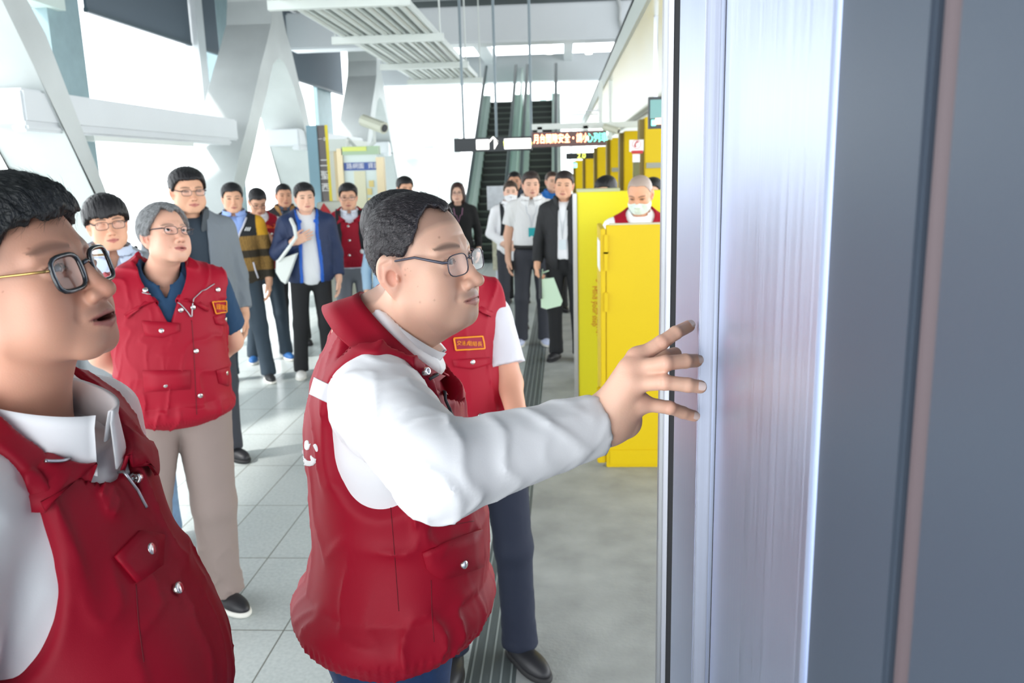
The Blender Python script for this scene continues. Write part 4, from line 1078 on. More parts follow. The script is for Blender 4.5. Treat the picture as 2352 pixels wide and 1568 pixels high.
    def trousers(s, m, r=1.0, h=.011, amp=.006, hem=.05, seed=4, ws=34, colf=None, top=.99, bw=0.0, belly=0.0, name='trousers', sides=(-1, 1)):
        def f(P):
            Q = s.wi(P)
            d = ell(Q, (0, -.005, .925), (.162 + bw * .6, .120 + belly * .3, .14))
            g = None
            for x in (-1, 1):
                a, b, c = s.leg[x]
                l = smin(cap(P, a, b, .090 * r, .066 * r), cap(P, b, c, .066 * r, .060 * r), .03)
                l = smin(l, cap(P, c + [0, 0, .06], c + [0, 0, -.01], .058 * r, .064 * r), .02)
                g = l if g is None else np.minimum(g, l)
            d = smin(d, g, .035)
            lowk = np.clip(1.1 - P[:, 2] / .5, .35, 1)
            d = d - amp * wrinkle(P, ws, seed, (.8, .8, 1.5)) * lowk
            return np.maximum(np.maximum(d, hem - P[:, 2]), P[:, 2] - top)
        s.fs['trousers'] = f
        return s.mk(name, f, (-.40, -.42, hem - .03), (.40, .42, top + .03), h, m, colf=colf)
    def shoes(s, m, sole_m, h=.006, Ls=.135):
        for x in (-1, 1):
            c = s.leg[x][2]; a = s.toe[x] * D2R; fw = np.array([math.sin(a), math.cos(a), 0]); rt = np.array([math.cos(a), -math.sin(a), 0])
            o0 = np.array([c[0], c[1], 0])
            Rm = np.stack([rt, fw, [0, 0, 1]], 1).astype(np.float32)
            def T(P): return (P - o0.astype(np.float32)) @ Rm
            def fu(P):
                Q = T(P); d = ell(Q, (0, .085, .032), (.045, .105, .040)); d = smin(d, ell(Q, (0, -.01, .048), (.038, .058, .048)), .03)
                return np.maximum(d, .022 - Q[:, 2])
            def fs_(P):
                Q = T(P); d = smin(ell(Q, (0, .09, .014), (.050, .108, .03)), ell(Q, (0, -.015, .014), (.043, .062, .03)), .03)
                return np.maximum(np.maximum(d, .001 - Q[:, 2]), Q[:, 2] - .026)
            lo = o0 - [.12, .12, .01]; hi = o0 + [.12, .12, .12]; lo = np.minimum(lo, o0 + fw * .2 - [.07, .07, .01]); hi = np.maximum(hi, o0 + fw * .2 + [.07, .07, .1])
            u = s.mk('shoe', fu, lo, hi, h, m); s.mk('sole', fs_, lo, hi, h, sole_m, parent=u)
    def top(s, name, m, t=.012, sleeve='long', hem=.93, bw=0.0, belly=0.0, cw=0.0, opening=None, neck=None, collar=None, armhole=None, amp=.005, wscale=38, seed=2, h=.009, colf=None, slv=(.060, .052, .042), hemband=0.0, extra=None, sides=(-1, 1), collar_m=None, neckr=.062, ring=None, under=None, samp=None, cuff=.03, x0=0.0, fold_st=(1, 1, .7), short=.62, ctop=1.495, cr=(.083, .073)):
        """one garment of the upper body as one mesh"""
        neckc = s.wp(np.array([0, -.018, 1.45]))
        def mkcut(rg, deep=0.0):
            rB, rF, rX = np.array(rg[0], float), np.array(rg[1], float), rg[2]
            rc = (rB + rF) / 2; ref_ = rF - rB; rY = np.linalg.norm(ref_) / 2; ref_ /= 2 * rY
            rex = np.array([1.0, 0, 0]) - ref_ * ref_[0]; rex /= np.linalg.norm(rex); rn = np.cross(rex, ref_)
            RB = np.stack([rex, ref_, rn], 1).astype(np.float32)
            def cut(P, d):
                q = (P - rc.astype(np.float32)) @ RB
                rr = np.sqrt((q[:, 0] / rX) ** 2 + (q[:, 1] / rY) ** 2); r = (rr - 1) * min(rX, rY)
                if deep: reg = np.maximum(np.maximum(r - .055, -.004 - r), -(q[:, 2] + deep + .013 + 1.25 * np.maximum(r, 0)) * .62)
                elif len(rg) > 3: reg = np.maximum(r - .050, -(q[:, 2] - np.where(r < -.003, -.055, -(.013 + 1.25 * np.maximum(r, 0)))) * .62)
                else: reg = np.maximum(r, -(q[:, 2] + .055))
                return smax(d, -reg, .004)
            return cut
        cuts = ([mkcut(ring)] if ring else []) + ([mkcut(under, .014)] if under else [])
        def f(P):
            Q = s.wi(P)
            d = s.torso(P, bw, belly, cw) - t
            if hemband:   # blouson: full above, drawn in at the band
                k = np.clip((Q[:, 2] - hem) / .10, 0, 1)
                d = d - .022 * np.sin(np.clip(k, 0, 1) * math.pi) * hemband + .008 * (1 - k)
                band = np.clip(1 - (Q[:, 2] - hem) / .05, 0, 1)
                d = d + .002 * np.sin(np.arctan2(Q[:, 0], Q[:, 1]) * 90) * (band > 0)
            d = np.maximum(d, (hem - Q[:, 2]))
            d = smax(d, -cap(Q, (0, -.02, 1.42), (0, -.005, 1.60), neckr, neckr + .01), .01)
            if armhole:
                A = Q.copy(); A[:, 0] = np.abs(A[:, 0])
                d = smax(d, -ell(A, (.235 + cw + armhole[1], -.012, 1.31 - armhole[2]), (.075, .12, armhole[0])), .012)
            if sleeve != 'none':
                for side in sides:
                    a = s.arm[side]; S_, E_, W_ = a['S'], a['E'], a['W']
                    if sleeve == 'short':
                        en = S_ + (E_ - S_) * short; dr = (E_ - S_) / np.linalg.norm(E_ - S_)
                        sl = cap(P, S_, E_, slv[0] + .006, slv[1] + .024)
                        sl = np.maximum(sl, (P - en.astype(np.float32)) @ dr.astype(np.float32))
                        sl = np.maximum(sl, -cap(P, S_, E_, slv[0] - .004, slv[1] + .014) * (1) + 0) if False else sl
                    else:
                        dr = (W_ - E_) / np.linalg.norm(W_ - E_); en = W_ - dr * cuff
                        sl = smin(cap(P, S_, E_, slv[0], slv[1]), np.maximum(cap(P, E_, W_, slv[1], slv[2]), (P - en.astype(np.float32)) @ dr.astype(np.float32)), .02)
                        sl = sl - (samp if samp is not None else amp * .6) * wrinkle(P, 44, seed + side + 3, (1, 1, 1)) 
                    d = smin(d, sl, .03)
            if opening is not None:
                w = np.interp(Q[:, 2], opening[0], opening[1])
                d = smax(d, -np.maximum(np.abs(Q[:, 0] - x0) - w, -Q[:, 1] + .02), .004)
            if neck:   # V: (z of the point, half width per metre)
                d = smax(d, -np.maximum(np.abs(Q[:, 0] - x0) - (Q[:, 2] - neck[0]) * neck[1], -Q[:, 1] + .0), .006)
            d = d - amp * (wrinkle(P, wscale, seed, fold_st) - .3)
            for ct in cuts: d = ct(P, d)
            if extra: d = extra(P, d)
            return d
        s.fs[name] = f
        xs = [-.34, .34]; ys = [-.30, .36]; zl = hem - .04
        for side in (sides if sleeve != 'none' else ()):
            a = s.arm[side]
            for q in (a['S'], a['E'], a['W'] if sleeve == 'long' else a['E']):
                xs = [min(xs[0], q[0] - .1), max(xs[1], q[0] + .1)]; ys = [min(ys[0], q[1] - .1), max(ys[1], q[1] + .1)]
                if sleeve == 'long' or q is a['S']: zl = min(zl, q[2] - .1)
        o = s.mk(name, f, (xs[0], ys[0], zl), (xs[1], ys[1], 1.60), h, m, colf=colf)
        if collar:
            def fcol(P):
                Q = s.wi(P); c0 = np.array([0, -.020, 1.425]); 
                z = Q[:, 2] - 0.16 * (-(Q[:, 1] + .02)) 
                k = np.clip((z - 1.40) / .09, 0, 1)
                r = cr[0] + t - (cr[0] - cr[1]) * k
                if collar == 'shirt': r = np.where(z < 1.455, cr[0] + .01 + t, cr[0] + t - (z - 1.455) * .1)
                rad = np.sqrt(Q[:, 0] ** 2 + ((Q[:, 1] + .012) / 1.06) ** 2)
                d = np.abs(rad - r) - (.0045 if collar != 'fat' else .008)
                d = np.maximum(d, np.maximum(1.385 - z, z - ctop))
                gap = .012 + np.clip(ctop - z, 0, .1) * (.2 if collar == 'shirt' else .45) if collar == 'shirt' else .03 + np.clip(z - 1.40, 0, .1) * .3
                d = smax(d, -np.maximum(np.abs(Q[:, 0] - x0) - gap, -Q[:, 1]), .004)
                return d
            s.fs[name + '_collar'] = fcol
            cz = s.wp(np.array([0, 0, 1.44]))
            s.mk('collar', fcol, cz - [.15, .15, .08], cz + [.15, .16, .12], min(h, .006), collar_m or m, parent=o)
        return o
    def strip_collar(s, name, B_, F_, rx_, m, parent, drop=.035, dw=.022, gap=24, point=1.2, th=.0022, stand=.03, N=56, skew=0.0, flare=0.0, pt_drop=.0, key=None):
        """turned-down collar round the neck: B_ back and F_ front of its upper rim (person's own frame)"""
        B_ = np.array(B_, float); F_ = np.array(F_, float); c = (B_ + F_) / 2; ef = F_ - B_; ry_ = np.linalg.norm(ef) / 2; ef /= ry_ * 2
        ex = np.array([1.0, 0, 0]) - ef * ef[0]; ex /= np.linalg.norm(ex); n = np.cross(ex, ef)
        rows = []
        for i in range(N + 1):
            t = (-1 + 2 * i / N) * (180 - gap) * D2R      # 0 = back, +-180 = front
            k = (abs(t) / ((180 - gap) * D2R)) ** 5; e = 1 + (point - 1) * k
            dr = -ef * math.cos(t) + ex * math.sin(t); R0 = -ef * math.cos(t) * ry_ + ex * math.sin(t) * rx_
            tg = np.cross(n, dr)
            fl = flare * (1 + math.cos(t)) * .5
            sg = 1 if t > 0 else -1; k2 = k if key else 0.0       # at the front the lapel opens sideways
            do = dr * (1 - k2) + (ex * sg * .97 + ef * .22) * k2; do /= np.linalg.norm(do); wd = dw * (1 - k2) + (dw + drop) * .8 * point * k2; dp = drop * e * (1 - .75 * k2)
            pr = [(-.001, -stand), (0, -stand * .4), (.0015, 0), (.006, .0022), (wd * .30, -dp * .2), (wd * .65, -dp * .6), (wd, -dp)]
            rows.append([c + R0 + (dr if j < 3 else do) * a + n * b for j, (a, b) in enumerate(pr)])
        R_2 = np.array(rows); m_ = R_2.shape[1]
        if key:      # let the outer leaf lie on the garment below it
            for j in range(2, m_):
                q = R_2[:, j].copy()
                for _ in range(14):
                    v = s.fs[key](q.astype(np.float32)); g = np.zeros_like(q)
                    for i in range(3):
                        a = np.zeros(3); a[i] = .003; g[:, i] = s.fs[key]((q + a).astype(np.float32)) - s.fs[key]((q - a).astype(np.float32))
                    g /= np.linalg.norm(g, axis=1)[:, None] + 1e-9
                    tt = np.abs(-1 + 2 * np.arange(N + 1) / N); kf = np.where(tt > .80, 1, 0) * (j > 3)
                    q += g * np.clip(.0045 + th - v, np.where(kf > 0, -.01, 0), .01)[:, None]
                for _ in range(2): q[1:-1] = (q[:-2] + 2 * q[1:-1] + q[2:]) / 4
                R_2[:, j] = q
        nn = np.zeros_like(R_2); du = np.gradient(R_2, axis=0); dv = np.gradient(R_2, axis=1); nn = np.cross(du, dv); nn /= np.linalg.norm(nn, axis=2)[..., None] + 1e-9
        V = np.concatenate([(R_2 + nn * th / 2).reshape(-1, 3), (R_2 - nn * th / 2).reshape(-1, 3)]) * s.s; n0 = (N + 1) * m_; fs = []
        for i in range(N):
            for j in range(m_ - 1):
                a = i * m_ + j; q = (a, a + 1, a + m_ + 1, a + m_); fs.append(q); fs.append(tuple(x + n0 for x in q[::-1]))
            fs.append((i*m_+m_-1, i*m_+m_-1+n0, (i+1)*m_+m_-1+n0, (i+1)*m_+m_-1)); fs.append((i*m_, (i+1)*m_, (i+1)*m_+n0, i*m_+n0))
        for j in range(m_ - 1):
            for i0, o in ((0, 0), (N, 1)):
                a = i0 * m_ + j; fs.append((a, a + n0, a + 1 + n0, a + 1))
        return mesh_obj(name, V, fs, m, parent, True)
    # ---- things fixed to a garment, found by looking at the place on it
    def rayL(s, px, py):
        d = ray(px, py); return (CAM - s.base) @ s.R / s.s, d @ s.R
    def hit(s, px, py, key):
        o, d = s.rayL(px, py); dist = np.linalg.norm(s.base[:2] - CAM[:2]) / s.s
        return march(s.fs[key], o, d, max(dist - .9, .1), dist + 1.2)
    def button(s, px, py, key, parent, m, r=.008, ring=False, name='snap_button', lift=.0035):
        h = s.hit(px, py, key)
        if h is None: return
        p, n = h; p = p + n * lift; u = np.cross(n, [0, 0, 1.0]); u /= np.linalg.norm(u) + 1e-9; v = np.cross(u, n); q = MB(); N = 16; r = r / s.s
        prof = [(1.0, -.004), (1.0, .001), (.8, .0022), (.0, .0028)] if not ring else [(1.0, -.006), (1.0, .0015), (.85, .003), (.5, .003), (.42, .0008), (.2, .0008), (.15, .0022), (0, .0024)]
        vs = []
        for (k, hh) in prof:
            for i in range(N): a = 2 * math.pi * i / N; vs.append((p + n * hh + (u * math.cos(a) + v * math.sin(a)) * r * k) * s.s)
        fs = [(i*N+j, i*N+(j+1)%N, (i+1)*N+(j+1)%N, (i+1)*N+j) for i in range(len(prof)-1) for j in range(N)]
        return mesh_obj(name, vs, fs, m, parent, True)
    def sheet(s, name, pxs, key, m, parent, th=.003, nx=14, ny=14, lift=0.0):
        """a thin piece of cloth lying on the garment, its four corners given where they are seen"""
        a, b, c, d = [np.array(p, float) for p in pxs]; pts = []
        for j in range(ny + 1):
            for i in range(nx + 1):
                u, v = i / nx, j / ny; pts.append((a * (1 - u) + b * u) * (1 - v) + (d * (1 - u) + c * u) * v)
        return s.project(name, pts, [(j*(nx+1)+i, j*(nx+1)+i+1, (j+1)*(nx+1)+i+1, (j+1)*(nx+1)+i) for j in range(ny) for i in range(nx)], key, m, parent, th, lift)
    def project(s, name, pts, faces, key, m, parent, th=.003, lift=0.0, smooth=True):
        D = np.array([ray(p[0], p[1]) @ s.R for p in pts]); O = np.tile((CAM - s.base) @ s.R / s.s, (len(pts), 1))
        dist = np.linalg.norm(s.base[:2] - CAM[:2]) / s.s
        P, G = marchv(s.fs[key], O, D, max(dist - .9, .1))
        # pull strays back to the median depth
        dep = ((P - O) * D).sum(1); miss = np.abs(s.fs[key](P.astype(np.float32))) > .012; md = np.median(dep[~miss]) if (~miss).any() else 1.0; bad = miss | (np.abs(dep - md) > .25)
        P[bad] = (O + D * md)[bad]; G[bad] = -D[bad]; faces = [f for f in faces if not any(bad[i] for i in f)]
        if not faces: return None
        top_ = P + G * (th + lift); bot = P + G * (lift - .002); n = len(pts)
        from collections import Counter
        ec = Counter()
        for f in faces:
            for i in range(len(f)): ec[(f[i], f[(i + 1) % len(f)])] += 1
        rim = [e for e in ec if (e[1], e[0]) not in ec]
        F2 = [tuple(f) for f in faces] + [tuple(i + n for i in f[::-1]) for f in faces] + [(e[1], e[0], e[0] + n, e[1] + n) for e in rim]
        o = mesh_obj(name, list(top_ * s.s) + list(bot * s.s), F2, m, parent, smooth)
        return o
    def outline(s, name, poly, key, m, parent, th=.0025, lift=0.0):
        bm = bmesh.new(); vs = [bm.verts.new((p[0], p[1], 0)) for p in poly]
        es = [bm.edges.new((vs[i], vs[(i + 1) % len(vs)])) for i in range(len(vs))]
        bmesh.ops.triangle_fill(bm, edges=es, use_beauty=True)
        bmesh.ops.subdivide_edges(bm, edges=list(bm.edges), cuts=2, use_grid_fill=True)
        bmesh.ops.triangulate(bm, faces=list(bm.faces)); bm.verts.index_update()
        pts = [tuple(v.co[:2]) for v in bm.verts]; fs = [tuple(v.index for v in f.verts) for f in bm.faces]; bm.free()
        return s.project(name, pts, fs, key, m, parent, th, lift)
    def seam(s, name, pxs, key, m, parent, r=.0016, n=30, lift=0.0):
        pxs = np.array(pxs, float); t = np.linspace(0, len(pxs) - 1, n); P2 = np.stack([np.interp(t, range(len(pxs)), pxs[:, k]) for k in (0, 1)], 1)
        D = np.array([ray(p[0], p[1]) @ s.R for p in P2]); O = np.tile((CAM - s.base) @ s.R / s.s, (n, 1)); dist = np.linalg.norm(s.base[:2] - CAM[:2]) / s.s
        P, G = marchv(s.fs[key], O, D, max(dist - .9, .1)); dep = ((P - O) * D).sum(1); md = np.median(dep); ok = np.abs(dep - md) < .25
        pts = [(p + g * lift) * s.s for p, g, k in zip(P, G, ok) if k]
        if len(pts) > 2: return MB().tube(pts, r, 6).build(name, m, parent, origin=(0, 0, 0), smooth=True)
    def writing(s, name, body, c, wpx, hpx, ang, key, m, parent, skew=0.0, lift=.0035, th=.0012):
        v, f = text_mesh(body, 1.0); v = v - (v.max(0) + v.min(0)) / 2; v = v / (v.max(0) - v.min(0)) * [wpx, hpx]
        ca, sa = math.cos(ang * D2R), math.sin(ang * D2R)
        pts = [(c[0] + p[0] * ca - p[1] * skew, c[1] - p[1] + p[0] * sa) for p in v]
        return s.project(name, pts, f, key, m, parent, th, lift, smooth=False)
# ================================================================== PEOPLE
skin_m = mat('skin', (1, 1, 1, 1), .46, vcol=True, sss=.12, spec=.4, bump=(420, .08, .002))
skin_far = mat('skin_far', (1, 1, 1, 1), .5, vcol=True, spec=.3)
red = mat('red_vest_cloth', rgb(160, 6, 38), .6, bump=(900, .12, .002), spec=.3)
white_shirt = mat('white_shirt_cloth', rgb(249, 249, 252), .7, bump=(700, .06, .002))
SK = [rgb(232, 184, 158), rgb(224, 172, 142), rgb(238, 194, 170), rgb(214, 160, 130)]
black_shoe = mat('black_shoe', rgb(34, 34, 38), .5); white_sole = mat('white_sole', rgb(226, 224, 216), .6); dark_sole = mat('dark_sole', rgb(28, 28, 30), .7)
metal_b = mat('snap_metal', rgb(216, 214, 210), .22, 1.0); wire = mat('spectacle_wire', rgb(70, 66, 72), .3, .8)
orange = mat('orange_thread', rgb(240, 150, 24), .6)
def place(px, py_crown, Y, hair=.012):
    """crown seen at (px,py) at distance Y -> X and standing height"""
    p = at(px, py_crown, Y=Y); return p[0], p[2] - hair

# ---------------------------------------------------------------- the man with his hand on the post
def main_man():
    Y0 = 1.42
    b = at(884, 1250, Y=Y0 + .0)
    P = Person('man in red vest and white shirt reaching out to touch the steel post', b[0], Y0 + .02, 100, 1.82, lean=(0, .045), head=(68, 7, 2), skin=rgb(232, 186, 162), res=.0017,
               ho=dict(w=1.05, jaw=1.15, cheek=1.2, nose=1.15, neck=.062, back=.80, throat=1.25, freckles=16, seed=5, stubble=.6, brow=.7, browz=.004, browth=1.5, eye=1.05, lips=rgb(186, 120, 112),
                       creases=(((.03, .09, -.008), (.046, .078, -.009), .0012, .007), ((0, .088, .062), (.03, .082, .060), .0008, .004), ((0, .0885, .052), (.03, .083, .051), .0008, .004)),
                       scalp=(rgb(120, 92, 84), .5)),
               hair=dict(line='high', side=.0065, top=.011, rough=.0016, strand=(90, 22, 30), edge=.004), haircol=rgb(40, 36, 40))
    P.hc = P.L(at(968, 617, Y=Y0)); P.hs = .915
    P.legs(feet=((-.12, -.02), (.12, .03)))
    # left arm hangs hidden; right arm stretched out
    P.set_arm(-1, P.wp((-.25, .02, 1.10)), P.wp((-.24, -.06, .88)), (0, .0, -1), (-1, 0, 0))
    E = P.L(at(1012, 1085, Y=1.03)); Wr = P.L(at(1388, 968, Y=1.16))
    px = {'i': ((1463, 822, 1.162), (1519, 787, 1.168), (1552, 764, 1.182)), 'm': ((1447, 848, 1.148), (1529, 834, 1.132), (1574, 829, 1.146)),
          'r': ((1452, 881, 1.142), (1527, 878, 1.120), (1580, 884, 1.122)), 'p': ((1466, 925, 1.152), (1538, 936, 1.150), (1568, 947, 1.165))}
    tips = {'i': (1582, 749), 'm': (1599, 828), 'r': (1608, 888), 'p': (1594, 955)}
    J = {}
    for k, v in px.items():
        J[k] = [P.L(at(a, c, Y=y)) for a, c, y in v] + [P.L(at(tips[k][0], tips[k][1], X=XW - (.0125 if k == 'i' else .0085)))]
    th = [P.L(at(1425, 930, Y=1.185)), P.L(at(1475, 850, Y=1.20)), P.L(at(1526, 820, Y=1.215)), P.L(at(1550, 812, Y=1.235))]
    rr = {'i': (.0112, .0100, .0092, .0086), 'm': (.0115, .0103, .0096, .0090), 'r': (.0112, .0100, .0094, .0088), 'p': (.0103, .0090, .0084, .0078)}
    def hand(Q):
        m0 = P.L(at(1440, 915, Y=1.165)); d = cap(Q, Wr, (J['m'][0] + J['r'][0]) / 2 + np.array([0, 0, -.004]), .027, .020)
        for k in 'imrp':
            a = J[k]; base = Wr + (a[0] - Wr) * .25
            d = smin(d, cap(Q, base, a[0], .019, .0135), .014)
            d = smin(d, cap(Q, a[0], a[0] + (a[1] - a[0]) * .05, .0134), .006)
            oc = P.L(CAM) - a[0]; oc = oc / np.linalg.norm(oc); d = smin(d, cap(Q, Wr + (a[0] - Wr) * .3 + oc * .017, a[0] + oc * .0095, .0035, .0048), .007)
        for k in 'imrp':
            a = J[k]; r = rr[k]; f = cap(Q, a[0], a[1], r[0], r[1]); f = smin(f, cap(Q, a[1], a[2], r[1] * .97, r[2]), .003); f = smin(f, cap(Q, a[2], a[3], r[2] * .98, r[3]), .003)
            f = smin(f, ell(Q, a[1], (r[1] * 1.0,) * 3), .002)
            dr = (a[1] - a[0]) / np.linalg.norm(a[1] - a[0]); tow = np.array([.985, -.17, 0]) * 0
            out = (P.L(CAM) - a[1]); out = out / np.linalg.norm(out)
            for w_ in (-.004, 0, .004):   # knuckle wrinkles on the back of the finger
                c = a[1] + dr * w_ + out * r[1] * 1.06; sd = np.cross(dr, out); f = smax(f, -cap(Q, c - sd * .005, c + sd * .005, .0006), .0016)
            d3 = (a[3] - a[2]) / np.linalg.norm(a[3] - a[2]); sd = np.cross(d3, out); nc = a[3] + out * r[3] * .83 - d3 * .001
            rm = np.maximum(np.abs(ell(Q, nc, (.0062, .0062, .0062))) - .0005, -.001)
            d = smin(d, f, .008)
        d = smin(d, cap(Q, th[0], th[1], .0165, .0125), .012)
        d = smin(d, cap(Q, th[1], th[2], .0120, .0105), .004); d = smin(d, cap(Q, th[2], th[3], .0105, .0095), .004)
        d = smin(d, cap(Q, Wr, P.L(at(1440, 972, Y=1.175)), .027, .019), .03)
        return d
    def handcol(V, c):
        out_ = P.L(CAM)
        for k in 'imrp':
            a = J[k]
            for q, s_, w_ in ((a[0], .013, .18), (a[1], .008, .28), (a[2], .006, .16), (a[3], .009, .18)):
                kk = np.exp(-((V - q) ** 2).sum(1) / (2 * s_ * s_)) * w_; c = c * (1 - kk[:, None]) + np.array(rgb(232, 138, 122)[:3]) * kk[:, None]
        return c
    P.set_arm(1, E, Wr, Wr - E, (0, -1, 0), custom=hand, ext=J['r'][3], colf=handcol, wr=.029)
    P.build_body(skin_m, handh=.002, gaze=(.38, 1, .02))
    arm = P.arm[1]
    # finger nails
    nail_m = mat('finger_nail', rgb(248, 220, 212), .25, coat=.5)
    bodyo = [o for o in P.root.children if o.name.startswith('body')][0]
    for k in 'imrp':
        a = J[k]; r = rr[k][3]; d3 = (a[3] - a[2]) / np.linalg.norm(a[3] - a[2]); out = P.L(CAM) - a[3]; out /= np.linalg.norm(out); out = out + np.array([0, 0, .12]); out -= d3 * (out @ d3); out /= np.linalg.norm(out); sd = np.cross(d3, out)
        vs = []; N = 9
        for j in range(N):
            v = j / (N - 1) * 2 - 1
            for i in range(N):
                u = i / (N - 1) * 2 - 1; k_ = 1 - .16 * v * v * (v > 0) - .10 * v * v * (v < 0)
                ang = u * .62 * k_; vs.append((a[3] + d3 * (-.0028 + v * .0058 * math.sqrt(max(1 - .35 * u * u, 0))) + (out * math.cos(ang) + sd * math.sin(ang)) * (r + .0009)) * P.s)
        mesh_obj('fingernail', vs, [(j*N+i, j*N+i+1, (j+1)*N+i+1, (j+1)*N+i) for j in range(N-1) for i in range(N-1)], nail_m, P.root, True)
    # hair: black with grey flecks
    hm = mat('hair_grey_flecked', rgb(40, 36, 40), .4, spec=.4)
    nt = hm.node_tree; bs = nt.nodes['Principled BSDF']; tc = nt.nodes.new('ShaderNodeTexCoord'); mp = nt.nodes.new('ShaderNodeMapping'); mp.inputs['Scale'].default_value = (260, 70, 90); mp.inputs['Rotation'].default_value = (.3, .5, .2)
    n = nt.nodes.new('ShaderNodeTexNoise'); n.inputs['Scale'].default_value = 2.2; n.inputs['Detail'].default_value = 3; cr = nt.nodes.new('ShaderNodeValToRGB')
    cr.color_ramp.elements[0].position = .58; cr.color_ramp.elements[0].color = rgb(34, 30, 34); cr.color_ramp.elements[1].position = .9; cr.color_ramp.elements[1].color = rgb(128, 116, 118)
    nt.links.new(tc.outputs['Object'], mp.inputs[0]); nt.links.new(mp.outputs[0], n.inputs['Vector']); nt.links.new(n.outputs['Fac'], cr.inputs[0]); nt.links.new(cr.outputs[0], bs.inputs['Base Color'])
    bp = nt.nodes.new('ShaderNodeBump'); bp.inputs['Strength'].default_value = .8; bp.inputs['Distance'].default_value = .003; nt.links.new(n.outputs['Fac'], bp.inputs['Height']); nt.links.new(bp.outputs[0], bs.inputs['Normal'])
    P.build_hair(hm, .0022)
    P.build_glasses(wire, thick=.0010, lensw=.0272, lensh=.0180, y=.099, z=.003, tz=.027, temple_m=mat('temple_grey', rgb(92, 92, 104), .35, .6), sq=3.4)
    jeans = mat('dark_blue_jeans', rgb(30, 62, 108), .8, var=(40, .35), bump=(500, .2, .002))
    P.trousers(jeans, h=.008, r=1.06, belly=.02, top=.97)
    P.shoes(black_shoe, white_sole)
    shirt = P.top('shirt', white_shirt, t=.010, sleeve='long', hem=.90, belly=.02, h=.0055, amp=.004, samp=.0038, slv=(.072, .058, .042), cuff=.012, wscale=34, collar=None, sides=(1,), neck=None, neckr=.066, ring=(P.L(at(853, 688, Y=Y0 + .01)), P.L(at(1018, 806, Y=Y0 + .02)), .068), under=(P.L(at(829, 680, Y=Y0 + .01)), P.L(at(1022, 858, Y=Y0 + .02)), .094))
    P.strip_collar('collar', P.L(at(853, 688, Y=Y0 + .01)), P.L(at(1018, 806, Y=Y0 + .02)), .068, white_shirt, shirt, drop=.040, dw=.016, gap=12, point=1.5, stand=.03)
    vest = P.top('vest', red, t=.026, sleeve='none', hem=.905, belly=.03, bw=.01, h=.005, amp=.009, wscale=34, seed=12, armhole=(.128, -.035, .0), hemband=1.0, neckr=.07, neck=(1.30, .5), fold_st=(1.2, 1, .5), ring=(P.L(at(829, 680, Y=Y0 + .01)), P.L(at(1022, 858, Y=Y0 + .02)), .094, 1))
    P.strip_collar('vest_collar', P.L(at(829, 680, Y=Y0 + .01)), P.L(at(1022, 858, Y=Y0 + .02)), .094, red, vest, key='vest', drop=.055, dw=.034, gap=14, point=1.1, stand=.045, th=.004)
    hs_ = [o for o in P.root.children if o.name.startswith('hair')][0]
    P.strands(hs_, mat('loose_hair_strands', (1, 1, 1, 1), .4, vcol=True), N=5200, L=.010, cols=((.012, .010, .012), (.012, .010, .012), (.02, .017, .02), (.03, .026, .028), (.02, .017, .02), (.02, .017, .02), (.22, .21, .22)), seed=2)
    # vest details
    q = lambda L, ox, oy, k: [(ox + x / k, oy + y / k) for x, y in L]
    P.sheet('reflective_stripe', [(722, 866), (777, 893), (772, 934), (711, 905)], 'vest', mat('reflective_white', rgb(222, 222, 228), .45), vest, .001)
    P.outline('white_emblem', q(((590,400),(625,410),(642,450),(650,520),(700,500),(680,560),(650,650),(625,690),(595,698),(560,690),(525,640),(518,560),(530,450),(555,412)), 660, 980, 13.06), 'vest', white_print, vest, .0008)
    P.outline('white_emblem', q(((830,508),(855,512),(885,550),(910,610),(918,690),(905,742),(880,746),(865,735),(820,650),(778,565),(800,525)), 660, 980, 13.06), 'vest', white_print, vest, .0008)
    P.outline('white_emblem', q(((450,635),(464,700),(480,830),(520,940),(590,1005),(650,1020),(700,1020),(720,1000),(700,940),(695,880),(712,850),(750,900),(800,935),(860,965),(835,1050),(820,1110),(770,1160),(680,1180),(590,1170),(500,1140),(450,1080),(430,1000),(420,880),(430,720)), 660, 980, 13.06), 'vest', white_print, vest, .0008)
    P.outline('pocket_flap', [(969, 1268), (1035, 1240), (1104, 1214), (1107, 1300), (1060, 1316), (1015, 1330), (992, 1318), (978, 1304)], 'vest', red, vest, .0050)
    dk = mat('seam_dark', rgb(112, 6, 26), .7)
    for L in (((1015, 1165), (1015, 1209), (1089, 1196)), ((891, 1096), (903, 1232), (916, 1403)), ((990, 1332), (992, 1409), (997, 1474)), ((800, 1040), (835, 1110), (880, 1150))): P.seam('seam', L, 'vest', dk, vest, .0007)
    P.button(1059, 1294, 'vest', vest, metal_b, .0075, lift=.008)
    P.button(976, 853, 'vest', vest, metal_b, .0070, True, lift=.004)
    P.seam('zipper', ((982, 869), (1000, 862), (1012, 856), (1014, 872), (1016, 918), (1030, 950), (1045, 978)), 'vest', mat('black_zip', rgb(26, 26, 30), .5), vest, .0028, 50, .006)
    return P, vest, shirt
MM = main_man()

jeans_l = mat('light_jeans', rgb(120, 150, 182), .8, var=(20, .3), bump=(400, .2, .002))
navy_tr = mat('navy_trousers', rgb(34, 44, 66), .8); black_tr = mat('black_trousers', rgb(26, 27, 30), .85); slate_tr = mat('slate_trousers', rgb(44, 58, 70), .8)
grey_tr = mat('grey_trousers', rgb(120, 124, 132), .8); char_tr = mat('charcoal_trousers', rgb(56, 58, 66), .8); khaki = mat('khaki_trousers', rgb(146, 130, 124), .75, bump=(600, .1, .002))
lens_std = glass('spectacle_lens', (.97, .96, .99, 1), .15)
YB = rgb(26, 25, 28)
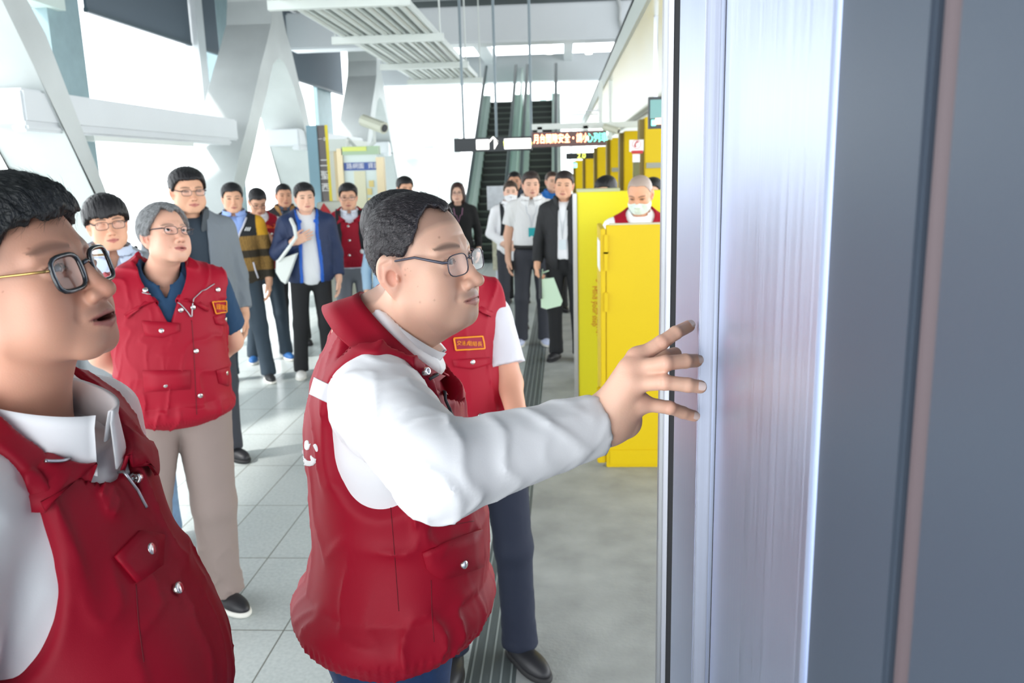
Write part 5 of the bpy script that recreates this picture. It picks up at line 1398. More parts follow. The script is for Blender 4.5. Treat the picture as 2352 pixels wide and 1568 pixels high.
# ---------------------------------------------------------------- the man at the left edge, close by
def left_man():
    N = at(28, 935, Y=1.03); yaw = 96; fw = np.array([math.sin(yaw * D2R), -math.cos(yaw * D2R)]); s_ = 1.80 / 1.70; lean = -.05
    b = N[:2] - fw * s_ * (-.02 + lean * .53)
    P = Person('man in red vest with black rimmed glasses, cut off by the left edge', b[0], b[1], yaw, 1.80, head=(88, 14, 3), skin=rgb(214, 160, 136), res=.0018, lean=(0, lean),
               ho=dict(w=1.04, jaw=1.05, cheek=1.15, nose=1.12, neck=.057, back=.9, freckles=7, seed=11, stubble=.35, brow=.55, browth=1.8, browz=.004, eye=1.05, open=.004, lips=rgb(168, 96, 92)),
               hair=dict(line='std', side=.010, top=.020, front=.010, rough=.003, strand=(60, 14, 22), edge=.005, seed=8), haircol=rgb(14, 17, 20))
    P.hc = P.L(at(48, 660, Y=1.0)); P.hs = 1.0 / P.s * 1.0
    P.legs(feet=((-.12, -.02), (.12, .03)))
    P.pose(-1, 'down')
    P.set_arm(1, P.wp((.27, -.05, 1.08)), P.wp((.26, .05, .84)), (0, .15, -1), (1, 0, 0))
    P.build_body(skin_m, gaze=(.35, 1, .12)); h = P.build_hair(mat('hair_black_glossy', rgb(16, 20, 22), .45, bump=(9, .8, .005), stretch=(60, 10, 16), spec=.4))
    P.strands(h, mat('loose_hair_strands', (1, 1, 1, 1), .4, vcol=True), N=4200, L=.022, cols=((.006, .008, .009), (.01, .012, .013)), flow=(.15, -1, -.15), seed=4, jit=.18, lift=.12)
    blk = mat('black_acetate', rgb(22, 28, 34), .22, coat=.6); gold = mat('gold_metal', rgb(214, 176, 110), .25, 1.0)
    P.build_glasses(blk, thick=.0030, lensw=.0235, lensh=.0215, y=.0955, z=.001, tz=.018, temple_m=gold, sq=3.6, tth=.0008)
    P.mk('teeth', lambda Q: (lambda A: np.maximum(ell(A, (0, .070, -.0600), (.020, .021, .0030)), .060 - A[:, 1]))(P.toh(Q)), P.hc - .12, P.hc + .12, .002, mat('teeth_ivory', rgb(232, 226, 214), .3))
    P.trousers(navy_tr, h=.014); P.shoes(black_shoe, dark_sole, h=.01)
    shirt = P.top('shirt', white_shirt, t=.010, sleeve='long', hem=.90, h=.0065, amp=.0045, slv=(.070, .060, .046), cuff=.012, wscale=34, sides=(1, -1), neckr=.066, seed=6, ring=(P.L(at(-75, 855, Y=1.05)), P.L(at(232, 950, Y=.99)), .070))
    vest = P.top('vest', red, t=.022, sleeve='none', hem=.87, belly=.05, bw=.01, h=.005, amp=.008, wscale=34, seed=22, armhole=(.165, -.045, -.005), hemband=.6, neckr=.07, neck=(1.32, .5), ring=(P.L(at(-100, 872, Y=1.06)), P.L(at(262, 1062, Y=.99)), .092))
    P.strip_collar('collar', P.L(at(-75, 855, Y=1.05)), P.L(at(232, 950, Y=.99)), .070, white_shirt, shirt, drop=.045, dw=.018, gap=10, point=1.6, stand=.04)
    P.strip_collar('vest_collar', P.L(at(-100, 872, Y=1.06)), P.L(at(262, 1062, Y=.99)), .092, red, vest, key='vest', drop=.055, dw=.034, gap=16, point=1.25, stand=.05, th=.004)
    P.outline('pocket_flap', [(262, 1278), (318, 1218), (372, 1230), (368, 1300), (345, 1318), (312, 1338)], 'vest', red, vest, .005)
    zipm = mat('zip_teeth', rgb(170, 168, 172), .3, .9); dk = mat('seam_dark', rgb(112, 6, 26), .7)
    P.seam('zipper', ((90, 1068), (160, 1064), (222, 1054), (262, 1080), (300, 1130), (320, 1168)), 'vest', zipm, vest, .0022, 60, .010)
    P.seam('seam', ((312, 1342), (318, 1430), (330, 1520)), 'vest', dk, vest, .0007)
    for (x, y, rg) in ((105, 1028, True), (315, 1097, True), (341, 1262, False), (405, 1352, False)): P.button(x, y, 'vest', vest, metal_b, .0085, rg, lift=.0045)
    return P
left_man()

# ---------------------------------------------------------------- the grey haired man looking up
def grey_man():
    p = at(380, 800, Y=3.08); top = at(392, 455, Y=3.08)
    P = Person('grey haired man in red vest looking up, dark blue polo and khaki trousers', p[0], 3.12, 30, 1.73, head=(58, 17, -6), skin=rgb(222, 172, 148), res=.0030,
               ho=dict(w=.97, jaw=1.0, cheek=1.05, nose=1.1, neck=.056, stubble=.2, brow=.6, browth=1.3, browcol=rgb(80, 72, 70), eye=1.15, open=.002, freckles=6, seed=3, back=.92,
                       creases=(((0, .088, .062), (.03, .082, .060), .0008, .004), ((0, .0885, .052), (.03, .083, .051), .0008, .004))),
               hair=dict(line='grey', side=.017, top=.020, rough=.003, strand=(60, 14, 20), edge=.004, seed=4), haircol=rgb(150, 152, 154))
    P.hc = P.L(at(380, 548, Y=3.08)); P.hs = .97
    P.legs(feet=((-.10, -.03), (.215, .02)), toe=22, knee=.03)
    P.pose(1, 'behind'); P.pose(-1, 'behind')
    P.build_body(skin_m, bare=(1, -1), gaze=(.1, 1, .25))
    hm = mat('hair_grey', rgb(140, 142, 144), .45, bump=(9, .8, .006), stretch=(60, 12, 14), spec=.4, var=(14, .6))
    h = P.build_hair(hm); P.strands(h, mat('loose_hair_strands', (1, 1, 1, 1), .4, vcol=True), N=3000, L=.022, r=.0003, cols=((.35, .36, .37), (.55, .56, .57), (.12, .12, .13)), flow=(.1, -.8, -.8), seed=5, jit=.15, lift=.08)
    P.build_glasses(wire, thick=.0011, lensw=.0245, lensh=.0155, y=.104, z=.004, tz=.024)
    P.trousers(khaki, r=1.28, bw=.03, h=.0075, amp=.010, hem=.055, seed=3); P.shoes(black_shoe, white_sole, h=.005)
    polo = mat('dark_blue_polo', rgb(22, 62, 96), .8, bump=(700, .1, .002))
    shirt = P.top('polo_shirt', polo, t=.010, sleeve='short', hem=.92, h=.006, slv=(.064, .054, .04), neck=(1.345, .4), short=.72, ring=((0, -.085, 1.475), (0, .085, 1.395), .070))
    vest = P.top('vest', red, t=.030, sleeve='none', hem=.84, belly=.03, bw=.03, cw=.030, h=.005, amp=.009, wscale=34, seed=31, armhole=(.15, .016, .02), hemband=1.0, neckr=.07, neck=(1.25, .42), ring=((0, -.10, 1.480), (0, .125, 1.335), .084))
    P.strip_collar('collar', P.wp((0, -.085, 1.475)), P.wp((0, .085, 1.395)), .072, polo, shirt, drop=.026, dw=.012, gap=14, point=1.2)
    P.strip_collar('vest_collar', P.wp((0, -.10, 1.480)), P.wp((0, .125, 1.335)), .084, red, vest, key='vest', drop=.075, dw=.045, gap=22, point=1.35, stand=.04, th=.004)
    zipm = mat('zip_teeth', rgb(170, 168, 172), .3, .9); dk = mat('seam_dark', rgb(112, 6, 26), .7)
    P.seam('zipper', ((327, 672), (368, 682), (412, 696), (430, 716), (438, 728)), 'vest', zipm, vest, .0022, 40, .004)
    P.seam('zipper', ((492, 652), (462, 670), (444, 686), (441, 704), (440, 728)), 'vest', zipm, vest, .0022, 40, .004)
    P.seam('front_seam', ((440, 735), (445, 800), (448, 870), (452, 952)), 'vest', dk, vest, .0016, 40)
    P.outline('pocket_flap', [(326, 736), (412, 742), (413, 762), (372, 776), (334, 772)], 'vest', red, vest, .005)
    P.outline('pocket_flap', [(328, 850), (436, 850), (437, 893), (333, 900)], 'vest', red, vest, .005)
    P.outline('pocket_flap', [(490, 726), (530, 716), (538, 738), (512, 748), (496, 744)], 'vest', red, vest, .005)
    P.outline('pocket_flap', [(497, 850), (524, 842), (524, 886), (503, 880)], 'vest', red, vest, .005)
    P.sheet('name_patch', [(486, 694), (524, 688), (530, 714), (494, 720)], 'vest', red, vest, .0045, lift=.002)
    for a in (((486, 694), (524, 688), (530, 714), (494, 720), (486, 694)),): P.seam('patch_border', a, 'vest', orange, vest, .0026, 60, .0075)
    P.writing('patch_lettering', '捷運組', (508, 705), 27, 13, 8, 'vest', orange, vest, lift=.0075)
    for (x, y) in ((334, 666), (500, 665), (415, 712), (443, 706), (371, 759), (450, 806), (380, 884), (460, 908), (518, 733), (520, 856)): P.button(x, y, 'vest', vest, metal_b, .0095)
    return P
grey_man()

# ---------------------------------------------------------------- the vest wearer standing behind the reaching man
def leader():
    p = at(1086, 900, Y=2.75)
    P = Person('man in red vest with orange bordered patch, head hidden behind the reaching man', p[0], 2.75, 20, 1.72, head=(95, -4, 0), skin=rgb(206, 152, 128), res=.004, lean=(.20, 0),
               ho=dict(neck=.058), hair=dict(line='std', side=.012, top=.022, rough=.002), haircol=rgb(24, 22, 26))
    P.hc = P.L(at(932, 562, Y=2.32)); P.hs = 1.04
    P.legs(feet=((-.15, .0), (.10, -.05)), toe=14)
    P.pose(1, 'down'); P.pose(-1, 'down'); P.arm[-1]['E'] = P.L(at(1170, 880, Y=2.68)); P.arm[-1]['W'] = P.L(at(1196, 990, Y=2.50)); P.arm[-1]['d'] = np.array([.9, .4, -.1]); P.arm[-1]['n'] = np.array([0, .2, 1.0]); P.arm[-1]['S'] = P.L(at(1132, 728, Y=2.75))
    P.build_body(skin_far, bare=(1, -1)); P.build_hair()
    P.trousers(mat('dark_navy_trousers', rgb(20, 28, 48), .8), h=.009, hem=.06, amp=.008); P.shoes(black_shoe, dark_sole, h=.005)
    pale_sh = mat('pale_grey_shirt', rgb(208, 206, 214), .75)
    shirt = P.top('shirt', pale_sh, t=.006, sleeve='short', hem=.92, h=.007, slv=(.060, .046, .04), short=.74)
    vest = P.top('vest', red, t=.028, sleeve='none', hem=.93, belly=.01, cw=.018, h=.006, amp=.006, wscale=34, seed=41, armhole=(.155, .006, .0), hemband=.6, neckr=.07, neck=(1.33, .5), ring=(P.wp((0, -.10, 1.480)), P.wp((0, .125, 1.36)), .096))
    P.strip_collar('vest_collar', P.wp((0, -.10, 1.480)), P.wp((0, .125, 1.36)), .096, red, vest, key='vest', drop=.06, dw=.035, gap=22, point=1.3, stand=.04, th=.004)
    P.sheet('name_patch', [(1042, 776), (1107, 772), (1112, 800), (1047, 804)], 'vest', mat('patch_maroon', rgb(150, 24, 56), .7), vest, .004, lift=.002)
    P.seam('patch_border', ((1042, 776), (1107, 772), (1112, 800), (1047, 804), (1042, 776)), 'vest', orange, vest, .0028, 80, .006)
    P.writing('patch_lettering', '交通組組長', (1077, 788), 57, 11, 3, 'vest', orange, vest, lift=.0065)
    P.outline('pocket_flap', [(1040, 826), (1124, 820), (1126, 836), (1084, 848), (1044, 842)], 'vest', red, vest, .005)
    for x, y in ((1085, 831), (1103, 955)): P.button(x, y, 'vest', vest, metal_b, .0085)
    return P
leader()

# ---------------------------------------------------------------- the people further back
def far(label, px, crown, Y, yaw=0, head=None, skin=1, hair=None, ho=None, res=.0052, up=.016, lean=(0, 0), glasses=None, arms=('down', 'down'), bare=(), leg=None, tr=None, shoe=None, sole=None, feet=((-.11, 0), (.11, 0)), haircol=None, tr_r=1.0, female=False):
    p = at(px, crown, Y=Y); Hh = p[2] - up
    va = math.atan2(-p[0], Y) / D2R; hd = head or (yaw, 0, 0); hd = (hd[0] + va, hd[1], hd[2]); yaw = yaw + va
    o = dict(neck=.052 if female else .056, brow=.8, browth=1.2, painted_eye=True, lash=.003, eye=1.2, stubble=.1, w=.95 if female else 1.0); o.update(ho or {})
    P = Person(label, p[0], Y, yaw, Hh, head=hd, skin=SK[skin], res=res, lean=lean, ho=o, hair=hair or dict(line='std', side=.010, top=.024, rough=.002), haircol=haircol or YB)
    P.legs(feet=feet, toe=10)
    for sd, k in ((1, arms[0]), (-1, arms[1])): P.pose(sd, k)
    P.build_body(skin_far, bare=bare, eyes=False); P.build_hair()
    if glasses: P.build_glasses(wire, thick=.0013, y=.104, z=.003, tz=.02, lens_m=lens_std)
    P.trousers(tr or black_tr, h=.013, r=tr_r); P.shoes(shoe or black_shoe, sole or dark_sole, h=.009)
    return P
def vcolm(name, rough=.75): return mat(name, (1, 1, 1, 1), rough, vcol=True)
def cols(V, *rules, base):
    c = np.tile(np.array(base[:3]), (len(V), 1))
    for k, col in rules: c[k] = col[:3]
    return np.concatenate([c, np.ones((len(V), 1))], 1)

# bowl haired young man
P = far('young man with bowl haircut and thin glasses in a grey cardigan', 237, 447, 3.75, 8, head=(6, 3, 4), skin=1, hair=dict(line='bowl', side=.022, top=.026, front=.006, rough=.003, strand=(60, 20, 10)), res=.0036, glasses=True, tr=jeans_l, shoe=black_shoe, ho=dict(painted_eye=False, eye=1.2, lash=.0016))
s1 = P.top('shirt', mat('pale_blue_shirt', rgb(196, 210, 232), .8), t=.010, sleeve='long', hem=.93, h=.010, collar='shirt', neck=(1.36, .3))
def ccol(V): 
    z = V[:, 2]; side = V[:, 0] < -.02
    return cols(V, ((z < 1.335) & (z > 1.295) & side, rgb(232, 232, 236)), ((z < 1.295) & (z > 1.265) & side, rgb(34, 40, 62)), base=rgb(142, 148, 152))
P.top('cardigan', vcolm('grey_cardigan_knit', .9), t=.020, sleeve='long', hem=.90, h=.009, colf=ccol, neck=(1.12, .42), slv=(.066, .058, .048))
bp_m = mat('black_nylon', rgb(34, 36, 42), .7)
def backpack(P, label, z0=1.02, z1=1.44, col=None, wdt=.15):
    pack = lambda Q: smin(rbox(P.wi(Q), (0, -.255, (z0 + z1) / 2), (wdt, .085, (z1 - z0) / 2), .05), ell(P.wi(Q), (0, -.245, z1 - .06), (wdt * .9, .08, .08)), .03)
    root = empty('backpack', P.Wd((0, -.15, z0)), P.root.rotation_euler[2]); tag(root, label, 'backpack')
    b0 = P.L(P.Wd((0, -.15, z0))) * P.s
    o = P.mk('bag_body', pack, (-wdt - .08, -.36, z0 - .05), (wdt + .08, -.10, z1 + .08), .010, col or bp_m, parent=root)
    key = [k for k in P.fs if k in ('vest', 'shirt', 'cardigan', 'blouse')][-1]
    ob = [o]
    for x in (-1, 1):
        pts = []
        for (yy, zz) in ((-.16, 1.40), (-.06, 1.47), (.04, 1.45), (.10, 1.36), (.13, 1.25), (.10, 1.12), (.0, 1.08), (-.14, 1.06)):
            c = np.array([x * .105, yy, zz]); v = 1; dct = (c - np.array([x * .06, 0, 1.25])); dct /= np.linalg.norm(dct)
            for _ in range(30):
                v = float(P.fs[key](P.wp(c)[None].astype(np.float32))[0]); 
                if abs(v - .004) < .002: break
                c = c + dct * (.004 - v) * .7
            pts.append(P.wp(c) * P.s - b0)
        q = MB(); 
        for dx in (-.016, 0, .016): q.tube([p_ + np.array([dx, 0, 0]) for p_ in pts], .010, 6)
        st = mesh_obj('strap', q.v, q.f, col or bp_m, root, True)
    o.data.transform(Matrix.Translation(tuple(-b0)))
    return root
backpack(P, 'black backpack on the back of the bowl haired young man')
def lanyard(P, key, z0=1.40, z1=1.10, col=None, badge=None, half=.055):
    pts = []
    for (x, z) in ((-half, z0), (-half * .8, z0 - .08), (-half * .4, (z0 + z1) / 2), (0, z1), (half * .4, (z0 + z1) / 2), (half * .8, z0 - .08), (half, z0)):
        h = march(P.fs[key], P.wp((x, .5, z)), (0, -1, 0), 0, 1.0)
        if h: pts.append((h[0] + np.array([0, .004, 0])) * P.s)
    o = MB().tube(pts, .0045, 6).build('lanyard', col or mat('lanyard_navy', rgb(60, 50, 100), .6), P.root, origin=(0, 0, 0))
    if badge:
        h = march(P.fs[key], P.wp((0, .5, z1 - .05)), (0, -1, 0), 0, 1.0)
        if h:
            c = h[0] * P.s; MB().box(c[0] - .035, c[0] + .035, c[1] + .002, c[1] + .008, c[2] - .045, c[2] + .045).build('badge', badge, o, origin=(0, 0, 0))
lanyard(P, 'cardigan', col=mat('lanyard_purple', rgb(70, 62, 120), .6))

# tall man in grey hooded jacket
P = far('tallest man, glasses and grey hooded jacket over a dark shirt', 424, 386, 5.0, 14, head=(16, 2, 0), skin=1, hair=dict(line='std', side=.014, top=.028, rough=.003), res=.0045, glasses=True, ho=dict(w=1.08, jaw=1.12, cheek=1.2), tr=char_tr)
P.top('shirt', mat('slate_tee', rgb(48, 60, 72), .85), t=.012, sleeve='none', hem=.92, h=.011, bw=.02, belly=.04)
P.top('hooded_jacket', mat('grey_jacket', rgb(122, 130, 138), .8), t=.026, sleeve='long', hem=.86, h=.009, bw=.03, belly=.04, cw=.015, opening=((.8, 1.2, 1.35, 1.5), (.045, .05, .06, .07)), collar='fat', collar_m=mat('grey_hood', rgb(76, 82, 88), .85), slv=(.075, .064, .05), ctop=1.50)

# striped jacket
def gcol(V):
    z = V[:, 2] / P.s; x = V[:, 0] / P.s; rib = np.sin(V[:, 0] * 900 + 0 * z) > .1
    c = cols(V, (z < 1.235, rgb(146, 112, 56)), ((z < 1.235) & rib, rgb(104, 80, 44)), ((z < 1.12) & (z > 1.06), rgb(54, 46, 34)), ((z < .95), rgb(50, 44, 34)), ((z > 1.235) & (x < -.17), rgb(214, 160, 40)), ((np.abs(x) < .075) & (z > 1.33), rgb(150, 160, 168)), base=rgb(34, 36, 40))
    return c
P = far('man in black and gold ribbed zip jacket over a pale blue shirt', 531, 420, 7.15, -4, head=(4, 0, 0), skin=1, hair=dict(line='std', side=.010, top=.024, rough=.0025), res=.0045, tr=slate_tr, sole=white_sole, feet=((-.17, .08), (.15, -.02)))
P.top('shirt', mat('blue_shirt', rgb(150, 176, 232), .8), t=.010, sleeve='none', hem=.95, h=.010, collar='shirt')
J = P.top('zip_jacket', vcolm('gold_black_knit', .85), t=.022, sleeve='long', hem=.87, h=.007, colf=gcol, neck=(1.20, .42), slv=(.070, .060, .050), bw=.01)
zw = mat('pale_zip', rgb(206, 204, 214), .5)
P.seam('zip', ((496, 505), (515, 535), (539, 568), (541, 600), (543, 655)), 'zip_jacket', zw, J, .008, 40, .004); P.seam('zip', ((566, 500), (552, 535), (541, 566)), 'zip_jacket', zw, J, .008, 30, .004)
P.seam('pocket_zip', ((581, 602), (586, 620), (592, 638)), 'zip_jacket', zw, J, .007, 20, .004); P.seam('pocket_zip', ((505, 602), (507, 612), (503, 625)), 'zip_jacket', zw, J, .007, 20, .004)
for k in range(3): P.seam('chest_mark', ((562 + k * 4.5, 530), (566 + k * 4.5, 522)), 'zip_jacket', white_print, J, .005, 6, .004)

def redvest(P, hem=.93, sh=None, seed=5, patch=None, open_=True, slv='short', res=.008, t=.026, white=None, colr='shirt'):
    sh_m = sh or white_shirt
    S_ = P.top('shirt', sh_m, t=.010, sleeve=slv, hem=.92, h=.010, collar=colr, slv=(.064, .056, .042), cr=(.066, .058), ctop=1.480)
    V_ = P.top('vest', red, t=t, sleeve='none', hem=hem, h=res, seed=seed, armhole=(.15, -.02, .0), hemband=.5, neckr=.07, neck=(1.35, .4), ring=((0, -.10, 1.480), (0, .125, 1.37), .094))
    P.strip_collar('vest_collar', P.wp((0, -.10, 1.480)), P.wp((0, .125, 1.37)), .094, red, V_, key='vest', drop=.05, dw=.035, gap=24, point=1.3, stand=.04, th=.006, N=30)
    return S_, V_
# man in vest looking down
P = far('bespectacled man in red vest bowing his head, blue shoes', 588, 432, 7.95, 5, head=(14, -24, 0), skin=1, glasses=True, res=.0045, arms=('fold', 'phone'), bare=(1, -1), tr=slate_tr, shoe=mat('blue_shoe', rgb(30, 90, 150), .6), sole=white_sole, feet=((-.16, 0), (.16, .0)), hair=dict(line='std', side=.010, top=.020, rough=.002))
S_, V_ = redvest(P, seed=6)
P.sheet('orange_patch', [(613, 513), (634, 515), (634, 525), (613, 524)], 'vest', mat('orange_patch', rgb(230, 90, 30), .6), V_, .005, nx=4, ny=3)
P.button(617, 498, 'vest', V_, metal_b, .012); P.button(624, 537, 'vest', V_, metal_b, .012)
# dark jacket behind
P = far('man in dark jacket with tan trim, mostly behind the blue jacket', 649, 420, 8.7, 4, head=(12, 0, 0), skin=3, hair=dict(line='std', side=.006, top=.012, rough=.001), res=.005, tr=black_tr)
P.top('shirt', mat('slate_shirt', rgb(70, 84, 104), .8), t=.010, sleeve='none', hem=.95, h=.012, collar='shirt')
P.top('jacket', mat('dark_jacket', rgb(40, 38, 40), .8), t=.022, sleeve='long', hem=.90, h=.010, opening=((.8, 1.5), (.03, .06)), collar='fat', collar_m=mat('tan_trim', rgb(150, 110, 60), .8))
# blue jacket
P = far('man in navy jacket with bright blue collar over a white shirt', 697, 420, 7.3, 6, head=(10, 3, 2), skin=0, arms=('chest', 'down'), res=.0042, tr=black_tr, shoe=mat('white_shoe', rgb(232, 230, 226), .6), sole=white_sole, feet=((-.10, .08), (.14, 0)), hair=dict(line='std', side=.012, top=.026, front=.003, rough=.003))
P.top('tee', mat('white_tee', rgb(226, 228, 232), .85), t=.013, sleeve='none', hem=.835, h=.009)
def bcol(V):
    x = np.abs(V[:, 0] / P.s); z = V[:, 2] / P.s; w = np.interp(z, (.8, 1.0, 1.3, 1.42), (.075, .078, .06, .075))
    return cols(V, ((x < w + .022) & (V[:, 1] > .02), rgb(26, 92, 190)), base=rgb(26, 44, 82))
Jk = P.top('jacket', vcolm('navy_jacket', .6), t=.034, sleeve='long', hem=.86, h=.0075, colf=bcol, opening=((.8, 1.0, 1.3, 1.42, 1.5), (.072, .075, .055, .07, .09)), slv=(.078, .068, .054), bw=.02, cw=.01, neckr=.08)
P.strip_collar('jacket_collar', P.wp((0, -.10, 1.51)), P.wp((0, .12, 1.39)), .095, mat('bright_blue', rgb(28, 104, 214), .6), Jk, drop=.075, dw=.05, gap=34, point=1.2, stand=.04, th=.008, N=36)
# tote bag on his shoulder
c = at(662, 612, Y=7.02); o = empty('tote_bag', c); tm = mat('tote_cloth', rgb(222, 226, 222), .85)
q = [at(a, b, Y=7.05) for a, b in ((634, 598), (680, 582), (668, 618), (655, 652), (645, 645), (633, 625))]
V0 = [tuple(p_ - c) for p_ in q]; V1 = [tuple(p_ - c + np.array([0, .06, 0])) for p_ in q]; n = len(q)
mesh_obj('bag_body', V0 + V1, [tuple(range(n))[::-1], tuple(range(n, 2 * n))] + [(i, (i + 1) % n, (i + 1) % n + n, i + n) for i in range(n)], tm, o)
qs = [at(a, b, Y=y) - c for a, b, y in ((640, 600, 7.05), (664, 568, 6.99), (680, 545, 7.0), (676, 520, 7.05), (668, 503, 7.16))]
MB().tube(qs, .016, 6).build('strap', tm, o, origin=(0, 0, 0)); tag(o, 'white cloth tote bag hanging from the navy jacketed man', 'bag')
# vest and backpack
P = far('man with glasses, red vest, white short sleeves and grey trousers', 798, 421, 7.9, -2, head=(-2, 0, 0), skin=1, glasses=True, arms=('behind', 'down'), bare=(1, -1), res=.0045, tr=grey_tr, hair=dict(line='std', side=.012, top=.026, rough=.004, front=.004))
S_, V_ = redvest(P, hem=.93, seed=9, sh=mat('bluish_white_shirt', rgb(222, 228, 240), .8))
for x, y in ((800, 519), (803, 552), (803, 586), (777, 538)): P.button(x, y, 'vest', V_, metal_b, .012)
P.button(832, 577, 'vest', V_, mat('white_disc', rgb(245, 245, 245), .4), .022)
backpack(P, 'dark backpack worn over the red vest of the man in grey trousers', wdt=.13)
h = P.arm[-1]; w0 = h['W'] * P.s; MB().tube([w0 + np.array([.0, 0, .02]), w0 + np.array([0, 0, .05])], .034, 14).build('watch', black_sign, P.root, origin=(0, 0, 0))
# man alone further back
P = far('black haired man seen from the shoulders up above the reaching man', 929, 405, 9.2, 0, head=(20, -4, 0), skin=1, hair=dict(line='std', side=.012, top=.024), res=.005)
P.top('shirt', mat('plum_shirt', rgb(84, 62, 74), .8), t=.012, sleeve='long', hem=.92, h=.012, collar='shirt', collar_m=red)
P = far('short person just left of the hidden vest wearer, mostly covered', 886, 484, 7.4, 0, head=(10, -8, 0), skin=1, res=.0052, tr=jeans_l)
P.top('shirt', mat('pale_blue_tee', rgb(160, 190, 214), .8), t=.014, sleeve='long', hem=.90, h=.012)
# woman in black
P = far('woman with long dark hair, glasses and black top', 1050, 418, 10.2, 0, head=(-6, 0, 0), skin=2, female=True, glasses=True, hair=dict(line='long', side=.014, top=.018, rough=.002), haircol=rgb(62, 42, 40), res=.0052)
P.top('blouse', mat('black_blouse', rgb(30, 30, 32), .85), t=.012, sleeve='long', hem=.90, h=.011, neckr=.075, slv=(.058, .05, .042))
lanyard(P, 'blouse', z1=1.22, col=mat('lanyard_pink', rgb(170, 120, 150), .6))
# man behind the masked woman
P = far('man standing behind the masked woman, only forehead and dark shoulder showing', 1181, 393, 11.4, 0, skin=3, res=.0055, hair=dict(line='std', side=.008, top=.016))
P.top('jacket', mat('navy_dark_jacket', rgb(44, 56, 72), .8), t=.022, sleeve='long', hem=.9, h=.012, collar='fat')
# masked woman
def face_mask(P, m, key='head'):
    f = lambda Q: np.maximum(P.fs['head'](Q) - .004, (lambda A: np.maximum(np.maximum(-.095 - A[:, 2], A[:, 2] + .012 + .5 * np.abs(A[:, 0]) * .5), .022 - A[:, 1]))(P.toh(Q)))
    return P.mk('face_mask', f, P.hc - .15, P.hc + .15, P.res, m)
P = far('woman in white face mask and white long sleeved shirt', 1172, 414, 9.5, 2, head=(2, 0, 0), skin=2, female=True, arms=('front', 'front'), hair=dict(line='std', side=.012, top=.016), haircol=rgb(66, 52, 44), res=.005, tr=char_tr)
face_mask(P, mat('mask_white', rgb(242, 242, 244), .8)); P.top('shirt', white_shirt, t=.014, sleeve='long', hem=.80, h=.010, collar='shirt', slv=(.064, .056, .046), amp=.006)
backpack(P, 'black backpack with straps over the masked woman\'s white shirt', wdt=.12)
# white polo
P = far('man in white polo shirt with teal badge, belt and white sneakers', 1219, 393, 8.55, 0, head=(8, 0, 0), skin=0, bare=(1, -1), res=.0045, tr=char_tr, shoe=mat('white_blue_shoe', rgb(206, 214, 240), .6), sole=white_sole, tr_r=1.08, hair=dict(line='std', side=.010, top=.020, rough=.003), haircol=rgb(58, 48, 46), feet=((-.11, .0), (.13, .02)))
S_ = P.top('polo_shirt', mat('white_polo', rgb(232, 232, 232), .8), t=.020, sleeve='short', hem=1.01, h=.0085, collar='shirt', slv=(.070, .062, .042), bw=.015, belly=.03, amp=.006)
P.top('belt', mat('black_belt', rgb(20, 20, 22), .5), t=.012, sleeve='none', hem=.975, h=.008, bw=.015, belly=.03, extra=lambda P_, d: np.maximum(d, P.wi(P_)[:, 2] - 1.012), amp=0)
lanyard(P, 'polo_shirt', z1=1.19, badge=mat('teal_badge', rgb(20, 170, 176), .4), col=mat('lanyard_white', rgb(206, 210, 214), .6))
P.seam('chest_lettering', ((1237, 497), (1248, 500)), 'polo_shirt', mat('grey_print', rgb(110, 116, 128), .6), S_, .006, 6, .003)
# man in blue behind
P = far('man in bright blue jacket, folded arms, between the two nearer men', 1268, 392, 10.6, 8, head=(20, 2, 0), skin=0, arms=('fold', 'fold'), res=.0055, hair=dict(line='std', side=.006, top=.010), haircol=rgb(70, 56, 50))
P.top('jacket', mat('blue_jacket', rgb(30, 110, 190), .7), t=.020, sleeve='long', hem=.90, h=.010, collar='fat')
# black jacket man
P = far('man in black jacket and white shirt holding a pale green bag', 1296, 391, 7.85, -10, head=(-6, 0, -4), skin=1, res=.0042, arms=('bag', 'down'), hair=dict(line='std', side=.008, top=.018, rough=.002), feet=((-.12, 0), (.10, .0)), haircol=rgb(44, 36, 36))
P.top('shirt', mat('white_tee2', rgb(236, 236, 240), .8), t=.012, sleeve='none', hem=.94, h=.010)
P.top('jacket', mat('black_jacket', rgb(34, 35, 38), .75), t=.022, sleeve='long', hem=.84, h=.008, opening=((.8, 1.1, 1.4, 1.5), (.05, .045, .04, .05)), slv=(.066, .058, .048), collar='fat')
lanyard(P, 'shirt', z0=1.38, z1=1.12, badge=mat('pale_badge', rgb(216, 226, 232), .4), col=mat('lanyard_white', rgb(206, 210, 214), .6), half=.03)
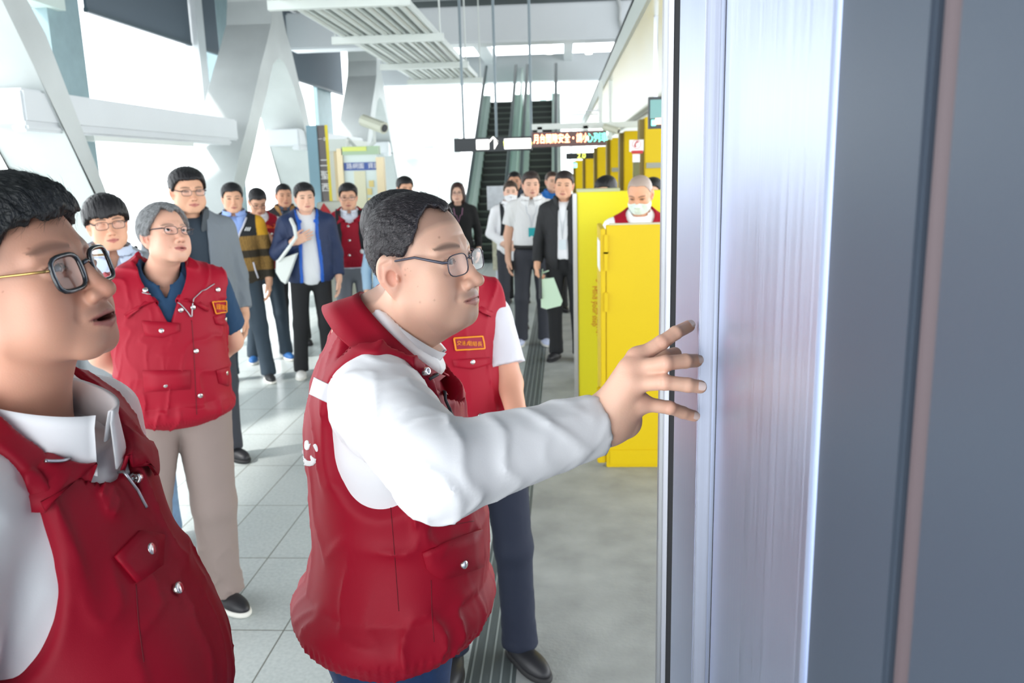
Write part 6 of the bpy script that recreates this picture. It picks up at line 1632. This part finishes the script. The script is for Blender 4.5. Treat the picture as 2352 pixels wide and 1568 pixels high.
# green bag
hw = P.Wd(P.arm[1]['W'] + P.arm[1]['d'] * .085)
o = empty('carrier_bag', hw); gm = glass('pale_green_film', (.80, .93, .82, 1), .3); gm = mat('pale_green_bag', rgb(206, 232, 206), .5)
q = [at(a, b, Y=hw[1]) for a, b in ((1242, 640), (1272, 636), (1292, 690), (1288, 700), (1256, 708), (1243, 704))]
V0 = [tuple(p_ - hw - np.array([0, .05, 0])) for p_ in q]; V1 = [tuple(p_ - hw + np.array([0, .05, 0])) for p_ in q]; n = len(q)
mesh_obj('bag_body', V0 + V1, [tuple(range(n)), tuple(range(2 * n - 1, n - 1, -1))] + [(i, i + n, (i + 1) % n + n, (i + 1) % n) for i in range(n)], gm, o)
MB().tube([q[0] - hw + [.01, 0, 0], at(1246, 618, Y=hw[1]) - hw, np.array([0, 0, .0]), at(1270, 618, Y=hw[1]) - hw, q[1] - hw - [.01, 0, 0]], .008, 6).build('bag_handle', gm, o, origin=(0, 0, 0))
tag(o, 'pale green carrier bag held low beside the black jacketed man', 'bag')
o = MB().tube([hw + [.03, -.05, .06], hw + [.03, -.06, -.22]], [.012, .016], 8).build('folded_umbrella', black_sign, origin=tuple(hw)); tag(o, 'small folded black umbrella in the hand holding the green bag', 'umbrella')
# behind the yellow doors
P = far('black haired man hidden below the eyes by the lemon yellow door', 1394, 403, 6.95, -20, head=(-35, -14, 0), skin=0, hair=dict(line='std', side=.007, top=.018), res=.0045)
P.top('shirt', mat('white_tee', rgb(226, 228, 232), .85), t=.014, sleeve='long', hem=.92, h=.012)
P = far('grey cropped man in face mask and red vest behind the yellow door', 1470, 403, 5.75, 4, head=(-14, -22, 0), skin=3, hair=dict(line='bald', side=.0035, top=.005, rough=.0006, edge=.001), haircol=rgb(168, 150, 140), res=.004, arms=('fold', 'fold'), up=.005)
face_mask(P, mat('mask_pale_green', rgb(214, 232, 226), .8))
S_, V_ = redvest(P, seed=15, colr=None)
P.button(1449, 508, 'vest', V_, metal_b, .011)
P = far('black haired person in a mask behind the cropped haired man', 1500, 408, 7.7, -10, head=(-20, -4, 0), skin=0, res=.005)
face_mask(P, mat('mask_white', rgb(242, 242, 244), .8)); P.top('shirt', mat('pinkish_shirt', rgb(224, 196, 200), .8), t=.014, sleeve='long', hem=.92, h=.012)
